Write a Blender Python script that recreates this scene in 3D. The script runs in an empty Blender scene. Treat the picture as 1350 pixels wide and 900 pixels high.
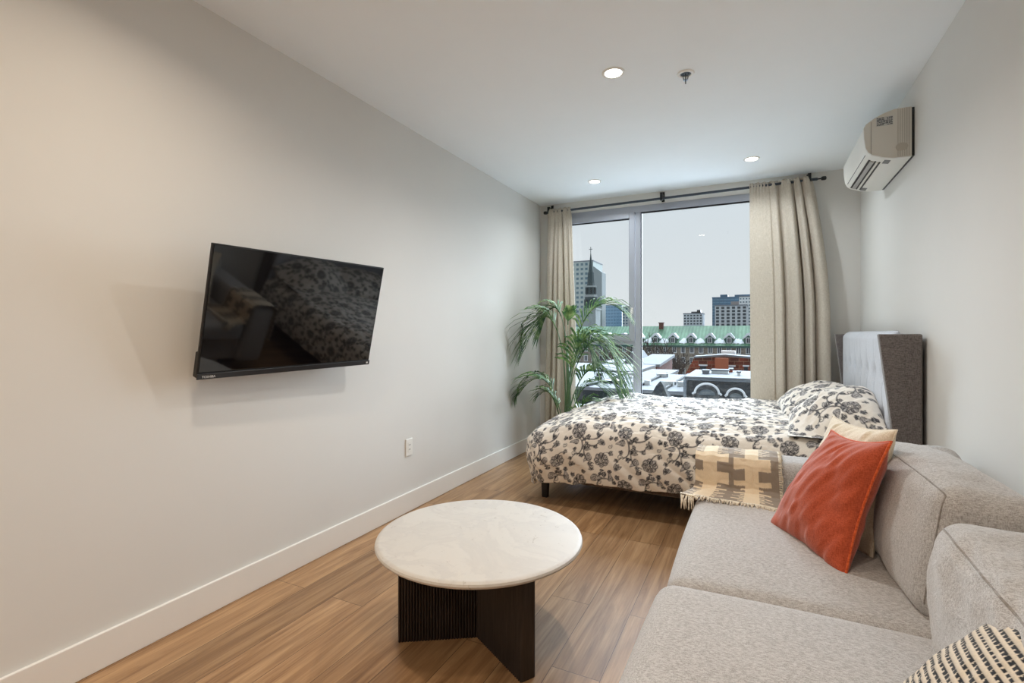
import bpy, bmesh, math, random
import numpy as np
from mathutils import Vector, Matrix, noise
R = math.radians
random.seed(7)
sc = bpy.context.scene
COL = sc.collection

# ------------------------------------------------------------------ camera
F, CX, CY = 655.0, 675.0, 439.5
TH = math.atan2(321, F)
EYE = Vector((0, 0, 1.197))
FW = Vector((-math.sin(TH), math.cos(TH), 0)); RV = Vector((math.cos(TH), math.sin(TH), 0))
cd = bpy.data.cameras.new('camera'); cam = bpy.data.objects.new('camera', cd); COL.objects.link(cam)
cam.location = EYE; cam.rotation_euler = (R(90), 0, TH)
cd.sensor_width = 36; cd.lens = 36 * F / 1350; cd.shift_y = -(450 - CY) / 1350; cd.clip_start = 0.02; cd.clip_end = 2000
sc.camera = cam

def at(u, v, Y):           # a point on the plane y = Y
    d = FW + RV * ((u - CX) / F) + Vector((0, 0, (CY - v) / F))
    return EYE + d * (Y / d.y)

XL, XR, YB, H, YR = -2.105, 0.787, 5.0, 2.5855, -3.2

# ------------------------------------------------------------------ materials
def lin(c):
    return tuple(((x / 255) / 12.92 if x / 255 <= .04045 else ((x / 255 + .055) / 1.055) ** 2.4) for x in c) + (1,)
MATS = {}
class N:
    def __init__(s, name):
        s.m = bpy.data.materials.new(name); s.m.use_nodes = True
        s.t = s.m.node_tree; s.n = s.t.nodes; s.b = s.n['Principled BSDF']; s.out = s.n['Material Output']
    def add(s, typ, **k):
        nd = s.n.new(typ)
        for a, b in k.items():
            if a in nd.inputs: nd.inputs[a].default_value = b
            else: setattr(nd, a, b)
        return nd
    def ln(s, a, ao, b, bi): s.t.links.new(a.outputs[ao], b.inputs[bi])
    def coord(s, scale=(1, 1, 1), rot=(0, 0, 0), kind='Object'):
        tc = s.add('ShaderNodeTexCoord'); mp = s.add('ShaderNodeMapping')
        mp.inputs['Scale'].default_value = scale; mp.inputs['Rotation'].default_value = rot
        s.ln(tc, kind, mp, 0); return mp
    def noise(s, mp, scale, detail=4, rough=.6):
        nz = s.add('ShaderNodeTexNoise'); nz.inputs['Scale'].default_value = scale
        nz.inputs['Detail'].default_value = detail; nz.inputs['Roughness'].default_value = rough
        s.ln(mp, 0, nz, 'Vector'); return nz
    def ramp(s, src, out, stops):
        r = s.add('ShaderNodeValToRGB'); e = r.color_ramp.elements
        while len(e) < len(stops): e.new(.5)
        for q, (p, c) in zip(e, stops): q.position = p; q.color = c
        s.ln(src, out, r, 0); return r
    def bump(s, src, out, strength, dist=.01):
        b = s.add('ShaderNodeBump'); b.inputs['Strength'].default_value = strength; b.inputs['Distance'].default_value = dist
        s.ln(src, out, b, 'Height'); s.ln(b, 0, s.b, 'Normal'); return b
def plain(name, rgb, rough=.5, metal=0, var=.06, nscale=6, spec=.5, bump=0):
    if name in MATS: return MATS[name]
    s = N(name); c = lin(rgb)
    mp = s.coord(); nz = s.noise(mp, nscale)
    s_ = s.ramp(nz, 0, [(.3, tuple(x * (1 - var) for x in c[:3]) + (1,)), (.7, tuple(min(1, x * (1 + var)) for x in c[:3]) + (1,))])
    s.ln(s_, 0, s.b, 'Base Color'); s.b.inputs['Roughness'].default_value = rough
    s.b.inputs['Metallic'].default_value = metal; s.b.inputs['Specular IOR Level'].default_value = spec
    if bump: s.bump(nz, 0, bump)
    MATS[name] = s.m; return s.m
def emis(name, rgb, st):
    s = N(name); s.b.inputs['Base Color'].default_value = (1, 1, 1, 1)
    s.b.inputs['Emission Color'].default_value = lin(rgb); s.b.inputs['Emission Strength'].default_value = st; return s.m
def fabric(name, a, b, scale=260, rough=.95, sheen=.3, bump=.25, big=.08):
    s = N(name)
    mp = s.coord((1, 1, 1))
    n1 = s.add('ShaderNodeTexNoise'); n1.inputs['Scale'].default_value = scale; n1.inputs['Detail'].default_value = 2
    mp1 = s.coord((1, 1, .18)); s.ln(mp1, 0, n1, 'Vector')
    n2 = s.add('ShaderNodeTexNoise'); n2.inputs['Scale'].default_value = scale; n2.inputs['Detail'].default_value = 2
    mp2 = s.coord((.18, .5, 1)); s.ln(mp2, 0, n2, 'Vector')
    ad = s.add('ShaderNodeMath', operation='ADD'); s.ln(n1, 0, ad, 0); s.ln(n2, 0, ad, 1)
    dv = s.add('ShaderNodeMath', operation='MULTIPLY'); s.ln(ad, 0, dv, 0); dv.inputs[1].default_value = .5
    r = s.ramp(dv, 0, [(.38, lin(a)), (.6, lin(b))])
    n3 = s.noise(mp, 5, 3)
    mx = s.add('ShaderNodeMix', data_type='RGBA', blend_type='MULTIPLY'); mx.inputs[0].default_value = 1
    r3 = s.ramp(n3, 0, [(.3, (1 - big, 1 - big, 1 - big, 1)), (.7, (1, 1, 1, 1))])
    s.ln(r, 0, mx, 6); s.ln(r3, 0, mx, 7); s.ln(mx, 2, s.b, 'Base Color')
    s.b.inputs['Roughness'].default_value = rough; s.b.inputs['Sheen Weight'].default_value = sheen
    s.b.inputs['Specular IOR Level'].default_value = .15
    s.bump(dv, 0, bump, .003); MATS[name] = s.m; return s.m
def attrmat(name, rough=.9, weave=300, bump=.15):
    s = N(name); a = s.add('ShaderNodeVertexColor'); a.layer_name = 'pattern'
    mp = s.coord(); nz = s.noise(mp, weave, 2)
    r = s.ramp(nz, 0, [(.3, (.86, .86, .86, 1)), (.7, (1, 1, 1, 1))])
    mx = s.add('ShaderNodeMix', data_type='RGBA', blend_type='MULTIPLY'); mx.inputs[0].default_value = 1
    s.ln(a, 0, mx, 6); s.ln(r, 0, mx, 7); s.ln(mx, 2, s.b, 'Base Color')
    s.b.inputs['Roughness'].default_value = rough; s.b.inputs['Specular IOR Level'].default_value = .15
    s.b.inputs['Sheen Weight'].default_value = .2
    s.bump(nz, 0, bump, .002); return s.m

m_wall = plain('wall_paint', (219, 218, 214), .75, var=.012, nscale=2)
m_ceil = plain('ceiling_paint', (243, 248, 251), .85, var=.01, nscale=2)
m_trim = plain('trim_paint', (232, 230, 225), .4, var=.01)
m_white = plain('white_plastic', (236, 235, 230), .35, var=.01)
m_black = plain('black_plastic', (16, 16, 17), .35, var=.1)
m_blackmetal = plain('black_metal', (24, 26, 29), .4, metal=.4, var=.1)
m_chrome = plain('chrome', (200, 200, 200), .15, metal=1, var=.02)
m_frame = plain('window_aluminium', (172, 177, 188), .38, metal=.25, var=.02)
m_gasket = plain('black_gasket', (24, 26, 30), .5)

def make_floor():
    s = N('oak_plank_floor')
    tc = s.add('ShaderNodeTexCoord'); sep = s.add('ShaderNodeSeparateXYZ'); s.ln(tc, 'Object', sep, 0)
    cmb = s.add('ShaderNodeCombineXYZ'); s.ln(sep, 1, cmb, 0); s.ln(sep, 0, cmb, 1)
    def brick(c1, c2, mortar):
        b = s.add('ShaderNodeTexBrick'); b.offset = .37; b.offset_frequency = 2
        b.inputs['Scale'].default_value = 1; b.inputs['Brick Width'].default_value = 1.22; b.inputs['Row Height'].default_value = .178
        b.inputs['Mortar Size'].default_value = .0012; b.inputs['Mortar Smooth'].default_value = .3; b.inputs['Bias'].default_value = 0
        b.inputs['Color1'].default_value = c1; b.inputs['Color2'].default_value = c2; b.inputs['Mortar'].default_value = mortar
        s.ln(cmb, 0, b, 'Vector'); return b
    bk = brick((0, 0, 0, 1), (1, 1, 1, 1), (.5, .5, .5, 1))
    # grain, shifted per plank
    add = s.add('ShaderNodeVectorMath', operation='MULTIPLY_ADD'); s.ln(bk, 0, add, 0); add.inputs[1].default_value = (7, 5, 3)
    mp = s.add('ShaderNodeMapping'); mp.inputs['Scale'].default_value = (14, .9, 1); s.ln(tc, 'Object', mp, 0); s.ln(mp, 0, add, 2)
    n1 = s.add('ShaderNodeTexNoise'); n1.inputs['Scale'].default_value = 1.6; n1.inputs['Detail'].default_value = 8; n1.inputs['Roughness'].default_value = .62
    n1.inputs['Distortion'].default_value = .9; s.ln(add, 0, n1, 'Vector')
    mp2 = s.add('ShaderNodeMapping'); mp2.inputs['Scale'].default_value = (120, 3, 1); s.ln(tc, 'Object', mp2, 0)
    n2 = s.add('ShaderNodeTexNoise'); n2.inputs['Scale'].default_value = 1.2; n2.inputs['Detail'].default_value = 5; s.ln(mp2, 0, n2, 'Vector')
    g = s.ramp(n1, 0, [(.3, lin((132, 99, 68))), (.47, lin((164, 129, 93))), (.62, lin((186, 151, 112))), (.8, lin((198, 168, 132)))])
    f2 = s.ramp(n2, 0, [(.35, (.72, .70, .68, 1)), (.6, (1, 1, 1, 1))])
    m1 = s.add('ShaderNodeMix', data_type='RGBA', blend_type='MULTIPLY'); m1.inputs[0].default_value = .55; s.ln(g, 0, m1, 6); s.ln(f2, 0, m1, 7)
    tint = s.ramp(bk, 0, [(0, (.80, .78, .76, 1)), (.5, (.92, .90, .88, 1)), (1, (1.04, 1.0, .96, 1))])
    m2 = s.add('ShaderNodeMix', data_type='RGBA', blend_type='MULTIPLY'); m2.inputs[0].default_value = 1; s.ln(m1, 2, m2, 6); s.ln(tint, 0, m2, 7)
    m3 = s.add('ShaderNodeMix', data_type='RGBA'); s.ln(bk, 1, m3, 0); s.ln(m2, 2, m3, 6); m3.inputs[7].default_value = lin((62, 44, 30))
    s.ln(m3, 2, s.b, 'Base Color')
    s.b.inputs['Roughness'].default_value = .42; s.b.inputs['Specular IOR Level'].default_value = .45
    bp = s.bump(n1, 0, .08, .004)
    return s.m
m_floor = make_floor()

# ------------------------------------------------------------------ mesh helpers
class MB:
    def __init__(s): s.v = []; s.f = []; s.c = None
    def add(s, vs, fs):
        k = len(s.v); s.v += [Vector(p) for p in vs]; s.f += [tuple(i + k for i in f) for f in fs]; return s
    def box(s, a, b, M=None):
        x0, y0, z0 = a; x1, y1, z1 = b
        vs = [Vector(p) for p in ((x0, y0, z0), (x1, y0, z0), (x1, y1, z0), (x0, y1, z0), (x0, y0, z1), (x1, y0, z1), (x1, y1, z1), (x0, y1, z1))]
        if M: vs = [M @ p for p in vs]
        return s.add(vs, [(0, 3, 2, 1), (4, 5, 6, 7), (0, 1, 5, 4), (1, 2, 6, 5), (2, 3, 7, 6), (3, 0, 4, 7)])
    def tube(s, pts, rad, n=8, cap=True):
        pts = [Vector(p) for p in pts]
        if not hasattr(rad, '__len__'): rad = [rad] * len(pts)
        k = len(s.v); up = Vector((0, 0, 1)); side = None
        for i, p in enumerate(pts):
            t = (pts[min(i + 1, len(pts) - 1)] - pts[max(i - 1, 0)]).normalized()
            if side is None:
                side = t.cross(up)
                if side.length < .05: side = t.cross(Vector((1, 0, 0)))
            side = (side - t * side.dot(t)).normalized(); o = t.cross(side)
            for j in range(n):
                a = 2 * math.pi * j / n; s.v.append(p + (side * math.cos(a) + o * math.sin(a)) * rad[i])
        for i in range(len(pts) - 1):
            for j in range(n):
                s.f.append((k + i * n + j, k + i * n + (j + 1) % n, k + (i + 1) * n + (j + 1) % n, k + (i + 1) * n + j))
        if cap:
            s.f.append(tuple(k + j for j in range(n))[::-1]); s.f.append(tuple(k + (len(pts) - 1) * n + j for j in range(n)))
        return s
    def lathe(s, c, prof, n=48, M=None):
        c = Vector(c); k = len(s.v)
        for r, z in prof:
            for j in range(n):
                a = 2 * math.pi * j / n; p = Vector((r * math.cos(a), r * math.sin(a), z))
                s.v.append((M @ p if M else p) + c)
        for i in range(len(prof) - 1):
            for j in range(n):
                s.f.append((k + i * n + j, k + i * n + (j + 1) % n, k + (i + 1) * n + (j + 1) % n, k + (i + 1) * n + j))
        s.f.append(tuple(k + j for j in range(n))[::-1]); s.f.append(tuple(k + (len(prof) - 1) * n + j for j in range(n)))
        return s
    def prism(s, poly, fn):
        n = len(poly); a = [fn(p, 0) for p in poly]; b = [fn(p, 1) for p in poly]
        return s.add(a + b, [tuple(range(n))[::-1], tuple(range(n, 2 * n))] + [(i, (i + 1) % n, n + (i + 1) % n, n + i) for i in range(n)])
    def quad(s, *p): return s.add(p, [(0, 1, 2, 3)])

def root_of(parent):
    p = Vector((0, 0, 0))
    while parent: p += parent.location; parent = parent.parent
    return p
def finish(name, me, mat, parent, smooth, bevel, weld=None, recalc=True):
    o = bpy.data.objects.new(name, me); COL.objects.link(o)
    if isinstance(mat, (list, tuple)):
        for q in mat: me.materials.append(q)
    else: me.materials.append(mat)
    bm = bmesh.new(); bm.from_mesh(me)
    if weld: bmesh.ops.remove_doubles(bm, verts=bm.verts, dist=weld)
    if recalc: bmesh.ops.recalc_face_normals(bm, faces=bm.faces)
    if parent: off = root_of(parent)
    else:
        xs = [v.co.x for v in bm.verts]; ys = [v.co.y for v in bm.verts]; zs = [v.co.z for v in bm.verts]
        off = Vector(((min(xs) + max(xs)) / 2, (min(ys) + max(ys)) / 2, min(zs)))
    bmesh.ops.translate(bm, verts=bm.verts, vec=-off)
    if smooth:
        for f in bm.faces: f.smooth = True
        if smooth != True:
            for e in bm.edges:
                if len(e.link_faces) == 2 and e.calc_face_angle(0) > R(smooth): e.smooth = False
    bm.to_mesh(me); bm.free()
    if parent: o.parent = parent
    else: o.location = off
    if bevel:
        md = o.modifiers.new('bevel', 'BEVEL'); md.width = bevel; md.segments = 3; md.limit_method = 'ANGLE'; md.angle_limit = R(40)
    return o
def obj(name, mb, mat, parent=None, smooth=False, bevel=0, weld=None):
    me = bpy.data.meshes.new(name); me.from_pydata(mb.v, [], mb.f); me.validate()
    return finish(name, me, mat, parent, smooth, bevel, weld)
def thing(name, label, cat, loc, group=None):
    o = bpy.data.objects.new(name, None); COL.objects.link(o); o.location = loc; o.empty_display_size = .1
    return tag(o, label, cat, group)
def tag(o, label, cat, group=None, kind=None):
    o['label'] = label; o['category'] = cat
    if group: o['group'] = group
    if kind: o['kind'] = kind
    return o
def struct(o, label=None, cat=None):
    o['kind'] = 'structure'
    if label: o['label'] = label
    if cat: o['category'] = cat
    return o
def dup(root, loc, label=None, group=None):
    r = root.copy(); COL.objects.link(r); r.location = loc
    if label: r['label'] = label
    if group: r['group'] = group
    for ch in list(root.children):
        c = ch.copy(); COL.objects.link(c); c.parent = r
        for g in ch.children:
            d = g.copy(); COL.objects.link(d); d.parent = c
    return r

# ------------------------------------------------------------------ the room
def bx(name, a, b, m, parent=None, **k): return obj(name, MB().box(a, b), m, parent, **k)
struct(bx('floor', (XL - .1, YR - .1, -.06), (XR + .1, YB + .1, 0), m_floor), 'warm oak plank floor laid toward the window', 'floor')
struct(bx('ceiling', (XL - .1, YR - .1, H), (XR + .1, YB + .25, H + .12), m_ceil), 'flat matte white ceiling', 'ceiling')
struct(bx('wall_left', (XL - .12, YR - .1, 0), (XL, YB + .25, H), m_wall), 'long white wall behind the television', 'wall')
struct(bx('wall_right', (XR, YR - .1, 0), (XR + .12, YB + .25, H), m_wall), 'white wall behind the sofa and headboard', 'wall')
struct(bx('wall_rear', (XL, YR - .12, 0), (XR, YR, H), m_wall), 'white wall behind the viewpoint', 'wall')
WX0, WX1, WZ0, WZ1 = -1.98, .30, .12, 2.471
wb = MB(); WT = .18
wb.box((XL, YB, 0), (WX0, YB + WT, H)).box((WX1, YB, 0), (XR, YB + WT, H)).box((WX0, YB, 0), (WX1, YB + WT, WZ0)).box((WX0, YB, WZ1), (WX1, YB + WT, H))
struct(obj('wall_back', wb, m_wall), 'white wall around the window', 'wall')
def skirting(name, a, b, label):
    struct(obj(name, MB().box(a, b), m_trim, bevel=.004), label, 'baseboard')
skirting('baseboard_left', (XL, YR, 0), (XL + .014, YB, .130), 'white baseboard along the television wall')
skirting('baseboard_right', (XR - .014, YR, 0), (XR, YB, .130), 'white baseboard behind the sofa')
b2 = MB().box((XL + .014, YB - .014, 0), (XR - .014, YB, .118))
struct(obj('baseboard_back', b2, m_trim, bevel=.003), 'white baseboard under the window', 'baseboard')

# window: tilt sash over a fixed light on the left, tall fixed pane on the right
def glassmat():
    s = N('window_glass'); s.n.remove(s.b)
    tr = s.add('ShaderNodeBsdfTransparent'); tr.inputs[0].default_value = (.93, .955, .96, 1)
    gl = s.add('ShaderNodeBsdfGlossy'); gl.inputs['Roughness'].default_value = .0
    fr = s.add('ShaderNodeFresnel'); fr.inputs[0].default_value = 1.5
    mx = s.add('ShaderNodeMixShader'); s.ln(fr, 0, mx, 0); s.ln(tr, 0, mx, 1); s.ln(gl, 0, mx, 2); s.ln(mx, 0, s.out, 0)
    return s.m
m_glass = glassmat()
win = thing('window_1', 'grey aluminium window with an opening sash and one tall pane', 'window', (-.84, YB, WZ0)); win['kind'] = 'structure'
fy0, fy1 = YB + .004, YB + .085
fr = MB()
fr.box((WX0, fy0, WZ0), (WX0 + .06, fy1, WZ1)).box((WX1 - .06, fy0, WZ0), (WX1, fy1, WZ1))
fr.box((WX0 + .06, fy0, WZ1 - .065), (WX1 - .06, fy1, WZ1)).box((WX0 + .06, fy0, WZ0), (WX1 - .06, fy1, WZ0 + .07))
fr.box((-1.078, fy0, WZ0 + .07), (-1.026, fy1, WZ1 - .065))          # mullion
fr.box((WX0 + .06, fy0, 1.085), (-1.078, fy1, 1.122))                 # transom
obj('window_frame', fr, m_frame, win, bevel=.003)
s0, s1, zt = -1.94, -1.083, WZ1 - .055
sa = MB(); sy = YB - .006
sa.box((s0, sy, 1.122), (s0 + .055, fy0 + .04, zt)).box((s1 - .056, sy, 1.122), (s1, fy0 + .04, zt)).box((s0 + .055, sy, zt - .062), (s1 - .056, fy0 + .04, zt)).box((s0 + .055, sy, 1.122), (s1 - .056, fy0 + .04, 1.186))
sash = obj('window_sash', sa, m_frame, win, bevel=.003)
hd = MB().box((-1.122, sy - .012, 1.395), (-1.100, sy, 1.455)).tube([(-1.111, sy - .012, 1.42), (-1.111, sy - .035, 1.42), (-1.111, sy - .038, 1.31)], .008)
obj('handle', hd, m_white, sash, smooth=40)
def gasket(name, x0, x1, z0, z1, y, parent, t=.006):
    g = MB().box((x0, y, z0), (x0 + t, y + .01, z1)).box((x1 - t, y, z0), (x1, y + .01, z1)).box((x0, y, z1 - t * 2), (x1, y + .01, z1)).box((x0, y, z0), (x1, y + .01, z0 + t))
    obj(name, g, m_gasket, parent)
def pane(x0, x1, z0, z1, y, parent):
    obj('pane', MB().quad((x0, y, z0), (x1, y, z0), (x1, y, z1), (x0, y, z1)), m_glass, parent)
pane(s0 + .055, s1 - .056, 1.186, zt - .062, fy0 + .03, sash); gasket('gasket', s0 + .055, s1 - .056, 1.186, zt - .062, fy0 + .012, sash)
pane(WX0 + .06, -1.101, WZ0 + .07, 1.085, fy0 + .04, win)
obj('glazing_bead', MB().box((-1.101, fy0 - .002, WZ0 + .07), (-1.078, fy1, 1.085)), m_frame, win)
pane(-1.023, WX1 - .06, WZ0 + .07, WZ1 - .068, fy0 + .04, win); gasket('gasket', -1.026, WX1 - .058, WZ0 + .068, WZ1 - .063, fy0 + .012, win, .008)

# ------------------------------------------------------------------ ceiling fittings and lamps
m_lens = emis('downlight_lens', (255, 244, 226), 14)
def downlight(loc, label):
    t = thing('downlight', label, 'ceiling light', loc, 'recessed ceiling downlights')
    x, y, z = loc
    ring = MB(); n = 40; prof = [(.043, -.0005), (.046, -.005), (.058, -.004), (.060, 0)]
    k = len(ring.v)
    for r, dz in prof:
        for j in range(n):
            a = 2 * math.pi * j / n; ring.v.append(Vector((x + r * math.cos(a), y + r * math.sin(a), z + dz)))
    for i in range(3):
        for j in range(n): ring.f.append((i * n + j, i * n + (j + 1) % n, (i + 1) * n + (j + 1) % n, (i + 1) * n + j))
    obj('trim_ring', ring, m_white, t, smooth=True)
    obj('lens', MB().lathe((x, y, z), [(.043, -.004), (.043, -.001)], 40), m_lens, t)
    return t
d0 = downlight((-.68, 2.614, H), 'recessed ceiling downlight nearest the sprinkler, largest of the three')
dup(d0, (-1.32, 4.405, H), 'recessed ceiling downlight near the left curtain')
dup(d0, (-.028, 4.385, H), 'recessed ceiling downlight near the wall air conditioner')
def lamp(x, y, W, col, size=.08, z=H - .02, spread=150):
    l = bpy.data.lights.new('downlight_lamp', 'AREA'); l.shape = 'DISK'; l.size = size; l.energy = W; l.color = col; l.spread = R(spread)
    o = bpy.data.objects.new('downlight_lamp', l); COL.objects.link(o); o.location = (x, y, z); return o
WARM, COOL, NEU = (1, .84, .67), (.90, .96, 1), (1, .96, .91)
lamp(-.68, 2.614, 13, NEU); lamp(-1.32, 4.405, 7, COOL); lamp(-.028, 4.385, 7, COOL)
lamp(-1.30, .9, 9, WARM); lamp(-.2, .7, 6, WARM); lamp(-.9, -1.2, 20, WARM, .12)
lamp(-1.3, -2.2, 12, WARM, .12)

sp = thing('sprinkler_head', 'small chrome fire sprinkler set in the ceiling', 'sprinkler', (-.335, 2.79, H))
def ringmesh(x, y, prof, n=36):
    mb = MB()
    for r, z in prof:
        for k in range(n): mb.v.append(Vector((x + r * math.cos(2 * math.pi * k / n), y + r * math.sin(2 * math.pi * k / n), z)))
    for i in range(len(prof) - 1):
        for k in range(n): mb.f.append((i * n + k, i * n + (k + 1) % n, (i + 1) * n + (k + 1) % n, (i + 1) * n + k))
    return mb
obj('escutcheon', ringmesh(-.335, 2.79, [(.027, H - .001), (.029, H - .007), (.040, H - .006), (.045, H - .001)]), m_white, sp, smooth=30)
obj('cup', MB().lathe((-.335, 2.79, H), [(.0275, -.0025), (.0275, -.0005)], 24), m_blackmetal, sp)
obj('deflector', MB().lathe((-.335, 2.79, H - .038), [(.012, 0), (.012, .003)], 16).tube([(-.335, 2.79, H - .056), (-.335, 2.79, H - .003)], .0035).tube([(-.345, 2.79, H - .036), (-.349, 2.79, H - .003)], .0025).tube([(-.325, 2.79, H - .036), (-.321, 2.79, H - .003)], .0025), plain('dark_chrome', (110, 112, 114), .25, metal=.9), sp, smooth=40)

# outlet
oy, oz = 2.708, .43
ot = thing('wall_outlet', 'white electrical outlet low on the left wall below the television', 'outlet', (XL, oy, oz - .057))
obj('cover_plate', MB().box((XL, oy - .036, oz - .057), (XL + .007, oy + .036, oz + .057)), m_white, ot, bevel=.003)
obj('receptacle', MB().box((XL + .007, oy - .017, oz - .034), (XL + .009, oy + .017, oz + .034)), m_white, ot, bevel=.001)
for zz in (-.018, .012):
    for yy in (-.008, .0055): obj('slot', MB().box((XL + .009, oy + yy, oz + zz), (XL + .0098, oy + yy + .0025, oz + zz + .009)), m_black, ot)

# ------------------------------------------------------------------ television
tc = Vector((-1.931, 1.697, 1.289)); W2, H2 = .945 / 2, .945 * .578 / 2
tv = thing('television', 'black flat screen television tilted down on the left wall', 'television', (XL, tc.y, tc.z))
MT = Matrix.Translation(tc) @ (Matrix.Rotation(.013, 4, 'X') @ Matrix.Rotation(-.042, 4, 'Z') @ Matrix.Rotation(.232, 4, 'Y'))
s = N('tv_screen_gloss'); mp = s.coord(); nz = s.noise(mp, 3)
r = s.ramp(nz, 0, [(0, (.002, .002, .003, 1)), (1, (.004, .004, .005, 1))]); s.ln(r, 0, s.b, 'Base Color')
s.b.inputs['Roughness'].default_value = .04; s.b.inputs['IOR'].default_value = 1.6; s.b.inputs['Specular IOR Level'].default_value = .5; m_screen = s.m
obj('bezel', MB().box((-.014, -W2, -H2), (-.001, W2, H2), MT), m_black, tv, bevel=.003)
obj('screen', MB().box((-.001, -W2 + .007, -H2 + .024), (.0005, W2 - .007, H2 - .007), MT), m_screen, tv)
obj('bottom_strip', MB().box((-.001, -W2, -H2 - .006), (.006, W2, -H2 + .018), MT), plain('tv_strip', (34, 35, 38), .3), tv, bevel=.002)
obj('rear_housing', MB().box((-.036, -W2 + .004, -H2 - .003), (-.014, W2 - .004, -H2 * .62), MT).box((-.055, -W2 + .10, -H2 + .03), (-.014, W2 - .10, H2 * .3), MT), m_black, tv, bevel=.006)
wm = MB().box((XL, tc.y - .12, tc.z - .1), (XL + .008, tc.y + .12, tc.z + .12)).box((-.09, -.1, -.12), (-.055, .1, .13), MT)
wm.box((XL + .008, tc.y - .03, tc.z - .05), (tc.x - .07, tc.y + .03, tc.z + .06))
obj('wall_mount', wm, m_blackmetal, tv)
def text(body, size, M, mat, parent, name='logo', ext=.0004):
    cu = bpy.data.curves.new(name, 'FONT'); cu.body = body; cu.size = size; cu.extrude = ext; cu.align_x = 'LEFT'
    tmp = bpy.data.objects.new(name, cu); COL.objects.link(tmp)
    dg = bpy.context.evaluated_depsgraph_get(); me = bpy.data.meshes.new_from_object(tmp.evaluated_get(dg))
    bpy.data.objects.remove(tmp); me.transform(M); me.materials.clear()
    o = finish(name, me, mat, parent, False, 0); return o
MTX = MT @ Matrix.Translation((.0068, -W2 + .018, -H2 + .0005)) @ Matrix(((0, 0, 1, 0), (1, 0, 0, 0), (0, 1, 0, 0), (0, 0, 0, 1)))
text('TOSHIBA', .0135, MTX, plain('logo_silver', (225, 225, 225), .3), tv)
obj('indicator', MB().box((.006, W2 - .026, -H2 + .002), (.0068, W2 - .014, -H2 + .011), MT), plain('logo_silver', (225, 225, 225)), tv)

# ------------------------------------------------------------------ air conditioner
ac = thing('air_conditioner', 'white wall mounted split air conditioner high on the right wall', 'air conditioner', (XR, 3.8, 2.17))
prof = [(.774, 2.176), (.774, 2.449), (.700, 2.450), (.650, 2.436), (.600, 2.411), (.566, 2.387), (.556, 2.368), (.558, 2.310), (.566, 2.250), (.576, 2.228), (.594, 2.210), (.650, 2.188), (.695, 2.178)]
m_ac = plain('ac_shell', (226, 224, 217), .4, var=.01); m_acend = plain('ac_end_cap', (210, 207, 198), .5, var=.01)
obj('casing', MB().prism(prof, lambda p, k: (p[0], 3.446 if k == 0 else 4.17, p[1])), m_ac, ac, smooth=35)
obj('end_cap', MB().prism(prof, lambda p, k: (p[0] if p[0] > .77 else p[0] - .001, 3.43 if k == 0 else 3.446, p[1])), m_acend, ac, smooth=35)
obj('back_plate', MB().box((.774, 3.434, 2.178), (.787, 4.166, 2.446)), m_black, ac)
g = MB()
for i in range(6): g.box((.712 + i * .010, 3.4285, 2.182), (.7132 + i * .010, 3.4305, 2.447))
g.box((.588, 3.4285, 2.215), (.5900, 3.4305, 2.397))
obj('groove', g, plain('ac_groove', (142, 136, 126), .6), ac)
kn = MB().prism([(.730 + .028 * math.cos(a), 2.235 + .022 * math.sin(a)) for a in [i * math.pi / 12 for i in range(24)]], lambda p, k: (p[0], 3.4280 if k == 0 else 3.4300, p[1]))
obj('knockout_cover', kn, plain('ac_knockout', (184, 178, 166), .5), ac)
lb = obj('rating_label', MB().box((.613, 3.4288, 2.365), (.690, 3.4300, 2.415)), plain('label_paper', (190, 190, 186), .5), ac)
pr = MB(); random.seed(3)
for row in range(6):
    z = 2.369 + row * .0075; x = .616
    while x < .684:
        w = random.uniform(.004, .014); x2 = min(x + w, .688)
        if not (.648 < x < .653): pr.box((x, 3.4284, z), (x2, 3.4289, z + random.uniform(.0032, .0055)))
        x = x2 + random.uniform(.001, .003)
obj('label_print', pr, plain('label_ink', (66, 72, 80), .6), lb)
# louvre area on the slanted lower front, slots run along y
def pt(i, f): a, b = prof[i], prof[i + 1]; return (a[0] + (b[0] - a[0]) * f, a[1] + (b[1] - a[1]) * f)
def slot(name, i, f, w, y0, y1, m, lift=.0012):
    a, b = prof[i], prof[i + 1]; d = Vector((b[0] - a[0], b[1] - a[1])).normalized(); nrm = Vector((d.y, -d.x))
    c = Vector(pt(i, f))
    if (c - Vector((.68, 2.3))).dot(nrm) < 0: nrm = -nrm
    p = [c - d * w / 2 - nrm * .002, c + d * w / 2 - nrm * .002, c + d * w / 2 + nrm * lift, c - d * w / 2 + nrm * lift]
    obj(name, MB().prism([(q.x, q.y) for q in p], lambda q, k: (q[0], y0 if k == 0 else y1, q[1])), m, ac)
slot('panel_seam', 8, .8, .0035, 3.50, 4.12, m_black)
slot('air_slot', 10, .06, .011, 3.52, 4.14, m_black)
slot('louvre', 10, .32, .018, 3.53, 4.13, plain('louvre_grey', (176, 174, 172), .4), .006)
slot('air_slot', 10, .58, .009, 3.52, 4.14, m_black)
slot('louvre', 10, .76, .010, 3.53, 4.13, m_ac, .005)
slot('air_slot', 10, .94, .009, 3.52, 4.14, m_black)
slot('grille_patch', 11, .55, .030, 3.475, 3.54, plain('patch_grey', (120, 120, 118), .6), .001)
slot('grille_patch', 11, .35, .030, 4.08, 4.15, plain('patch_grey', (120, 120, 118)), .001)

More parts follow.
